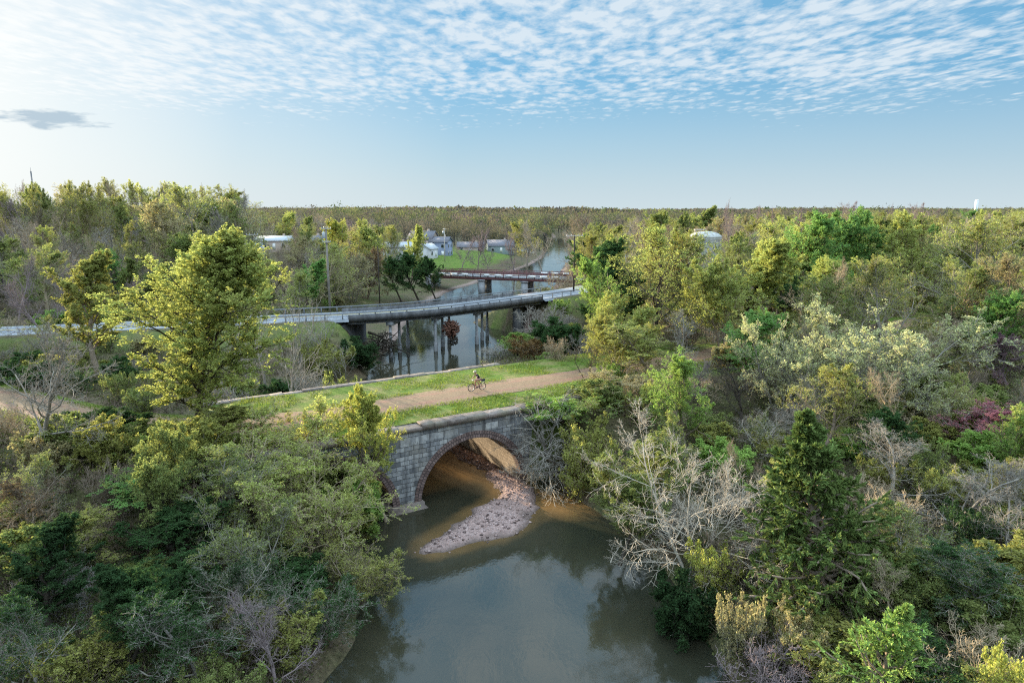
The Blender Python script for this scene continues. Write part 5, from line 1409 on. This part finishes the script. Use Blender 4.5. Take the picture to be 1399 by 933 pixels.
for a, b, r in ((BB, ST, .017), (BB, HB, .02), (ST, HT, .017), (HT, HB, .021), (BB, (-WB, .06, WR), .011), (BB, (-WB, -.06, WR), .011), (ST, (-WB, .06, WR), .009), (ST, (-WB, -.06, WR), .009), (HB, (WB, .055, WR), .013), (HB, (WB, -.055, WR), .013)): mb.tube([a, b], r, 8)
mb.build('frame', M['bike_red'], bike, smooth=True)
mb = MB(); mb.tube([ST, (-.275, 0, .93)], .014, 8); mb.build('seat_post', M['alloy'], bike)
mb = MB(); mb.add([[-.42,-.08,.95],[-.42,.08,.95],[-.25,.05,.945],[-.14,.015,.94],[-.14,-.015,.94],[-.25,-.05,.945],[-.42,-.08,.985],[-.42,.08,.985],[-.25,.05,.975],[-.14,.015,.965],[-.14,-.015,.965],[-.25,-.05,.975]], [[0,1,2,3,4,5],[11,10,9,8,7,6]]); mb.add([[-.42,-.08,.95],[-.42,.08,.95],[-.25,.05,.945],[-.14,.015,.94],[-.14,-.015,.94],[-.25,-.05,.945],[-.42,-.08,.985],[-.42,.08,.985],[-.25,.05,.975],[-.14,.015,.965],[-.14,-.015,.965],[-.25,-.05,.975]], [[0,1,7,6],[1,2,8,7],[2,3,9,8],[3,4,10,9],[4,5,11,10],[5,0,6,11]])
mb.build('saddle', M['rubber'], bike)
mb = MB(); mb.tube([HT, (.34, 0, .97), (.40, 0, 1.0)], .014, 8); mb.tube([(.28, -.3, 1.02), (.38, -.18, 1.0), (.40, 0, 1.0), (.38, .18, 1.0), (.28, .3, 1.02)], .013, 8); hb_ = mb.build('handlebar', M['alloy'], bike, smooth=True)
for s in (-1, 1):
    c = MB(); c.tube([(.27, .31 * s, 1.022), (.36, .2 * s, 1.005)], .018, 8); c.build('grip', M['rubber'], hb_)
mb = MB(); mb.lathe([(0, -.008), (.095, -.008), (.1, 0), (.095, .008), (0, .008)], 28, 0, lambda q: np.stack([q[:, 0] + BB[0], q[:, 2] - .045, q[:, 1] + BB[2]], 1)); cs_ = mb.build('chainring', M['alloy'], bike)
pedR, pedL = (BB[0] + .12, -.11, BB[2] - .12), (BB[0] - .12, .11, BB[2] + .12)
for p, s in ((pedR, -1), (pedL, 1)):
    c = MB(); c.tube([(BB[0], s * .06, BB[2]), (p[0], s * .07, p[2])], .011, 6); a = c.build('crank', M['alloy'], bike)
    c = MB(); c.box((p[0] - .05, p[1] - .045, p[2] - .012), (p[0] + .05, p[1] + .045, p[2] + .012)); c.build('pedal', M['rubber'], a)
mb = MB(); mb.box((-.80, -.07, .765), (-.40, .07, .775))
for s in (-1, 1): mb.tube([(-.62, s * .06, .765), (-WB, s * .065, WR)], .006, 5)
mb.build('rack', M['alloy'], bike)
mb = MB(); mb.lathe([(0, -.2), (.09, -.19), (.105, -.1), (.105, .1), (.09, .19), (0, .2)], 12, 0, lambda q: np.stack([q[:, 2] - .6, q[:, 0], q[:, 1] * .9 + .875], 1)); mb.build('rack_bag', M['black_cloth'], bike, smooth=True)
mb = MB()
for s in (1, -1): mb.tube([(BB[0], -.045, BB[2] + .095 * s), (-WB, -.045, WR + .035 * s)], .005, 4)
mb.build('chain', M['rubber'], bike)

rider = empty('person', (mid[0], mid[1], 6.262), bike_rz); tag(rider, 'person in black jersey, pink shorts and tan helmet leaning forward on the bicycle', 'person')
def skin(name, J, E, mat, parent, root=0, sub=2):
    me = bpy.data.meshes.new(name); me.from_pydata([j[:3] for j in J], E, [])
    o = bpy.data.objects.new(name, me); COL.objects.link(o); o.parent = parent
    sk = o.modifiers.new('skin', 'SKIN'); sk.use_smooth_shade = True
    lay = me.skin_vertices[0] if me.skin_vertices else None
    if lay is None:
        bpy.context.view_layer.objects.active = o
        lay = me.skin_vertices[0]
    for i, j in enumerate(J):
        r = j[3]; lay.data[i].radius = (r, j[4] if len(j) > 4 else r); lay.data[i].use_root = (i == root)
    s = o.modifiers.new('subd', 'SUBSURF'); s.levels = sub; s.render_levels = sub
    dg = bpy.context.evaluated_depsgraph_get(); dg.update()
    nm = bpy.data.meshes.new_from_object(o.evaluated_get(dg)); nm.materials.clear(); nm.materials.append(M[mat])
    nm.polygons.foreach_set('use_smooth', np.ones(len(nm.polygons), dtype=bool))
    o.modifiers.clear(); o.data = nm
    return o
hip = (-.27, 0, 1.04); chest = (.0, 0, 1.36); neck = (.10, 0, 1.50); head = (.17, 0, 1.62)
def leg(s, kn, ank, toe): return [(hip[0], s * .09, hip[2] - .03, .095), (kn[0], s * kn[1], kn[2], .062), ((kn[0] * .45 + ank[0] * .55), s * ank[1], (kn[2] * .45 + ank[2] * .55), .058), (ank[0], s * ank[1], ank[2], .038), (toe[0], s * ank[1], toe[2], .035)]
J = [(hip[0], 0, hip[2], .13, .12), (-.14, 0, 1.2, .125, .11), (chest[0], 0, chest[2], .15, .12), (neck[0], 0, neck[2], .06), (.14, 0, 1.57, .06), (.175, 0, 1.64, .095, .085), (.19, 0, 1.71, .08)]
E = [(0, 1), (1, 2), (2, 3), (3, 4), (4, 5), (5, 6)]
for s, kn, ank, toe in ((-1, (.12, .12, .80), (.01, .11, .27), (.15, .11, .21)), (1, (.17, .12, 1.0), (-.22, .11, .50), (-.09, .11, .45))):
    b = len(J); J += leg(s, kn, ank, toe); E += [(0, b), (b, b + 1), (b + 1, b + 2), (b + 2, b + 3), (b + 3, b + 4)]
hands = []
for s in (-1, 1):
    b = len(J); J += [(.03, s * .18, 1.41, .065), (.17, s * .27, 1.22, .042), (.27, s * .265, 1.09, .03), (.325, s * .25, 1.045, .028)]; E += [(2, b), (b, b + 1), (b + 1, b + 2), (b + 2, b + 3)]
    hands.append((.325, s * .25, 1.045))
body = skin('body', J, E, 'skin', rider)
for s, (hx, hy, hzz) in zip((-1, 1), hands):      # fingers closing round the grip, and the thumb below
    for k in range(4):
        y = hy + s * .033 - s * .02 * k
        skin('finger', [(hx, y, hzz + .01, .011), (hx + .035, y, hzz + .005, .0095), (hx + .045, y, hzz - .03, .0085), (hx + .02, y, hzz - .05, .008)], [(0, 1), (1, 2), (2, 3)], 'skin', rider, sub=1)
    skin('thumb', [(hx - .01, hy - s * .03, hzz, .011), (hx - .01, hy - s * .055, hzz - .02, .0095), (hx + .012, hy - s * .06, hzz - .045, .009)], [(0, 1), (1, 2)], 'skin', rider, sub=1)
skin('jersey', [(-.25, 0, 1.07, .142, .132), (-.13, 0, 1.21, .142, .126), (0, 0, 1.365, .166, .136), (.07, 0, 1.455, .085)] + [(.03, s * .185, 1.41, .08) for s in (-1, 1)] + [(.105, s * .235, 1.31, .064) for s in (-1, 1)], [(0, 1), (1, 2), (2, 3), (2, 4), (2, 5), (4, 6), (5, 7)], 'black_cloth', rider)
skin('shorts', [(-.275, 0, 1.05, .146, .136)] + [(hip[0] + .03, s * .09, hip[2] - .04, .112) for s in (-1, 1)] + [(.03, -.115, .87, .086), (.06, .115, 1.015, .086)], [(0, 1), (0, 2), (1, 3), (2, 4)], 'shorts', rider)
for s, a, t in ((-1, (.0, .245), (.16, .185)), (1, (-.23, .475), (-.08, .425))):
    skin('shoe', [(a[0] - .05, s * .11, a[1] - .04, .042, .04), (a[0] + .04, s * .11, a[1] - .035, .043, .04), (t[0], s * .11, t[1] + .005, .036, .03)], [(0, 1), (1, 2)], 'shoe', rider, sub=1)
# helmet: half shell with a short peak; hair under it; face features
mb = MB()
prof = [(.0, .145), (.06, .135), (.1, .1), (.122, .05), (.125, .0), (.118, -.015), (.11, -.0), (.0, .0)]
mb.lathe(prof, 20, 0, lambda q: np.stack([q[:, 0] * 1.2 + .165, q[:, 1] * .92, q[:, 2] + 1.675 - q[:, 0] * .12], 1)); hm = mb.build('helmet', M['helmet'], rider, smooth=True)
mb = MB(); mb.add([[.28,-.08,1.67],[.28,.08,1.67],[.35,.05,1.65],[.35,-.05,1.65],[.28,-.08,1.685],[.28,.08,1.685],[.35,.05,1.66],[.35,-.05,1.66]], [[0,3,2,1],[4,5,6,7],[0,1,5,4],[1,2,6,5],[2,3,7,6],[3,0,4,7]]); mb.build('peak', M['helmet'], hm)
mb = MB()
for k in range(5): mb.box((.05, -.07 + .035 * k - .006, 1.76), (.25, -.07 + .035 * k + .006, 1.80 - abs(k - 2) * .006), 0)
mb.build('vent', M['rubber'], hm)
skin('hair', [(.09, 0, 1.64, .08, .085), (.06, 0, 1.57, .05)], [(0, 1)], 'hair', rider, sub=1)
mb = MB(); mb.lathe([(0, -.02), (.012, -.012), (.016, .01), (.008, .035), (0, .04)], 8, 0, lambda q: q + np.array([.272, 0, 1.625])); mb.build('nose', M['skin'], rider, smooth=True)
for s in (-1, 1):
    mb = MB(); mb.lathe([(0, -.011), (.009, -.006), (.011, 0), (.009, .006), (0, .011)], 8, 0, lambda q, s=s: q + np.array([.258, s * .034, 1.655])); mb.build('eye', M['hair'], rider, smooth=True)
    mb = MB(); mb.lathe([(0, -.03), (.012, -.02), (.016, 0), (.012, .02), (0, .03)], 8, 0, lambda q, s=s: q + np.array([.16, s * .088, 1.635])); mb.build('ear', M['skin'], rider, smooth=True)
mb = MB(); mb.box((.255, -.025, 1.588), (.266, .025, 1.596)); mb.build('mouth', M['shorts'], rider)
# ================================================================== sky, sun, air, camera
SUN_AZ, SUN_EL = R(-47.0), R(8.3)       # azimuth from straight ahead, minus = to the left
sd = Vector((math.sin(SUN_AZ) * math.cos(SUN_EL), math.cos(SUN_AZ) * math.cos(SUN_EL), math.sin(SUN_EL)))
world = bpy.data.worlds.new('World'); scene.world = world; world.use_nodes = True
nt = world.node_tree; nt.nodes.clear(); g = NG(nt)
wo = nt.nodes.new('ShaderNodeOutputWorld'); bg = nt.nodes.new('ShaderNodeBackground'); g.link(bg.outputs[0], wo.inputs['Surface'])
sky = g.n('ShaderNodeTexSky', sky_type='NISHITA', sun_disc=False, sun_elevation=SUN_EL, sun_rotation=SUN_AZ, air_density=1.0, dust_density=0.2, ozone_density=2.5, altitude=100)
gen = g.n('ShaderNodeTexCoord').outputs['Generated']
sep = g.n('ShaderNodeSeparateXYZ'); g.link(gen, sep.inputs[0])
dz = g.math('MAXIMUM', sep.outputs[2], 0.02)
cu, cv = g.math('DIVIDE', sep.outputs[0], dz), g.math('DIVIDE', sep.outputs[1], dz)
cmb = g.n('ShaderNodeCombineXYZ'); g.link(cu, cmb.inputs[0]); g.link(cv, cmb.inputs[1])
rot = g.n('ShaderNodeMapping'); rot.inputs['Scale'].default_value = (1.35, 0.72, 1.0); g.link(cmb.outputs[0], rot.inputs['Vector'])
# little heaps of a mackerel sky
warp = g.n('ShaderNodeMix', data_type='VECTOR'); warp.inputs[0].default_value = 0.12
g.link(rot.outputs[0], warp.inputs[4]); g.link(g.noise(rot.outputs[0], 2.5, 3.0, out='Color'), warp.inputs[5])
vo = g.n('ShaderNodeTexVoronoi', feature='SMOOTH_F1'); vo.inputs['Scale'].default_value = 6.4; vo.inputs['Smoothness'].default_value = 0.55; g.link(warp.outputs[1], vo.inputs['Vector'])
puff = g.math('SUBTRACT', 1.0, g.math('MULTIPLY', vo.outputs['Distance'], 1.15))
fine = g.noise(warp.outputs[1], 11.5, 4.0, 0.55); mid_ = g.noise(warp.outputs[1], 1.7, 3.0, 0.5); big = g.noise(cmb.outputs[0], 0.42, 3.0, 0.5)
el = sep.outputs[2]
cover = g.ramp(el, [(0.0, 0.0), (0.095, 0.0), (0.128, 0.6), (0.18, 1.0)])
dens = g.math('ADD', g.math('ADD', g.math('MULTIPLY', fine, 0.8), g.math('MULTIPLY', puff, 0.36)), g.math('MULTIPLY', mid_, 0.5))
dens = g.math('ADD', dens, g.math('MULTIPLY', g.math('SUBTRACT', big, 0.5), 0.5))
dens = g.math('ADD', dens, g.math('MULTIPLY', g.math('SUBTRACT', cover, 1.0), 0.55))
mask = g.ramp(dens, [(0.61, 0.0), (0.93, 0.85)])
# how near to the sun one looks
dot = g.n('ShaderNodeVectorMath', operation='DOT_PRODUCT'); g.link(gen, dot.inputs[0]); dot.inputs[1].default_value = sd
glow = g.ramp(dot.outputs['Value'], [(0.74, 0.0), (0.9, 0.3), (0.965, 0.7), (0.995, 1.0)])
skyc = g.n('ShaderNodeHueSaturation'); skyc.inputs['Saturation'].default_value = 1.0; g.link(sky.outputs[0], skyc.inputs['Color'])
SKYK = 1.0
clear = g.mix(0.75, skyc.outputs[0], (0.85, 2.5, 4.1))
low = g.ramp(el, [(0.0, 0.95), (0.065, 0.55), (0.17, 0.04)])
clear = g.mix(low, clear, (3.4, 4.0, 4.25))
clear = g.mix(glow, clear, (5.4, 5.5, 5.35))
cloud = g.mix(glow, (4.2, 4.65, 5.0), (5.6, 5.65, 5.55))
final = g.mix(mask, clear, cloud)
# one dark bank of cloud low in the left
def dirv(px, py):
    t, u = (py - 466.5) / F, (px - 699.5) / F
    v = Vector((u, CC - t * SS, -(SS + t * CC))); return v.normalized()
dc = dirv(70, 163)
az = g.math('ARCTAN2', sep.outputs[0], sep.outputs[1])
a0 = math.atan2(dc.x, dc.y)
ex = g.math('DIVIDE', g.math('SUBTRACT', az, a0), 0.07); ey = g.math('DIVIDE', g.math('SUBTRACT', el, dc.z), 0.0115)
ell = g.math('SUBTRACT', 1.0, g.math('ADD', g.math('MULTIPLY', ex, ex), g.math('MULTIPLY', ey, ey)))
mp2 = g.n('ShaderNodeMapping'); mp2.inputs['Scale'].default_value = (26, 26, 130); g.link(gen, mp2.inputs['Vector'])
rag = g.noise(mp2.outputs[0], 1.0, 4.0)
dm = g.ramp(g.math('ADD', ell, g.math('MULTIPLY', g.math('SUBTRACT', rag, 0.5), 3.2)), [(0.15, 0.0), (0.75, 0.75)])
final = g.mix(dm, final, (2.0, 2.75, 3.4))
up = g.ramp(el, [(0.3, 0.25), (0.62, 1.0)])  # sky above the frame scaled up as added fill for the shadows
upc = g.n('ShaderNodeVectorMath', operation='SCALE'); g.link(final, upc.inputs[0]); g.link(g.math('MULTIPLY', up, 4.0), upc.inputs['Scale'])
g.link(upc.outputs[0], bg.inputs['Color']); bg.inputs['Strength'].default_value = 0.05

sl_ = bpy.data.lights.new('sun', 'SUN'); sl_.energy = 5.0; sl_.angle = R(0.53); sl_.color = (1.0, 0.83, 0.58)
so = bpy.data.objects.new('sun', sl_); COL.objects.link(so); so.rotation_euler = sd.to_track_quat('Z', 'Y').to_euler(); so.location = sd * 300

HAZE = 0
if HAZE:
    m, nt2, out = new_mat('thin haze'); pv = nt2.nodes.new('ShaderNodeVolumePrincipled')
    pv.inputs['Color'].default_value = (.86, .9, .95, 1); pv.inputs['Density'].default_value = HAZE; pv.inputs['Anisotropy'].default_value = 0.3
    nt2.links.new(pv.outputs[0], out.inputs['Volume'])
    mb = MB(); mb.box((-6500, -200, -30), (6500, 9500, 60)); tag(mb.build('haze', m), 'thin pale haze over the valley', 'haze', kind='stuff')

cam = bpy.data.cameras.new('camera'); cam.sensor_width = 36.0; cam.lens = F / 1399 * 36; cam.clip_start = 0.5; cam.clip_end = 20000
co = bpy.data.objects.new('camera', cam); COL.objects.link(co); co.location = (0, 0, CAM_Z); co.rotation_euler = (R(90) - PITCH, 0, 0)
scene.camera = co
scene.render.engine = 'CYCLES'
scene.cycles.max_bounces = 6; scene.cycles.diffuse_bounces = 3; scene.cycles.transmission_bounces = 4; scene.cycles.volume_bounces = 0
scene.cycles.use_denoising = False
scene.cycles.pixel_filter_type = 'BLACKMAN_HARRIS'; scene.cycles.filter_width = 1.15
vs = scene.view_settings; vs.view_transform = 'Standard'; vs.look = 'None'; vs.exposure = 1.9; vs.gamma = 1.0
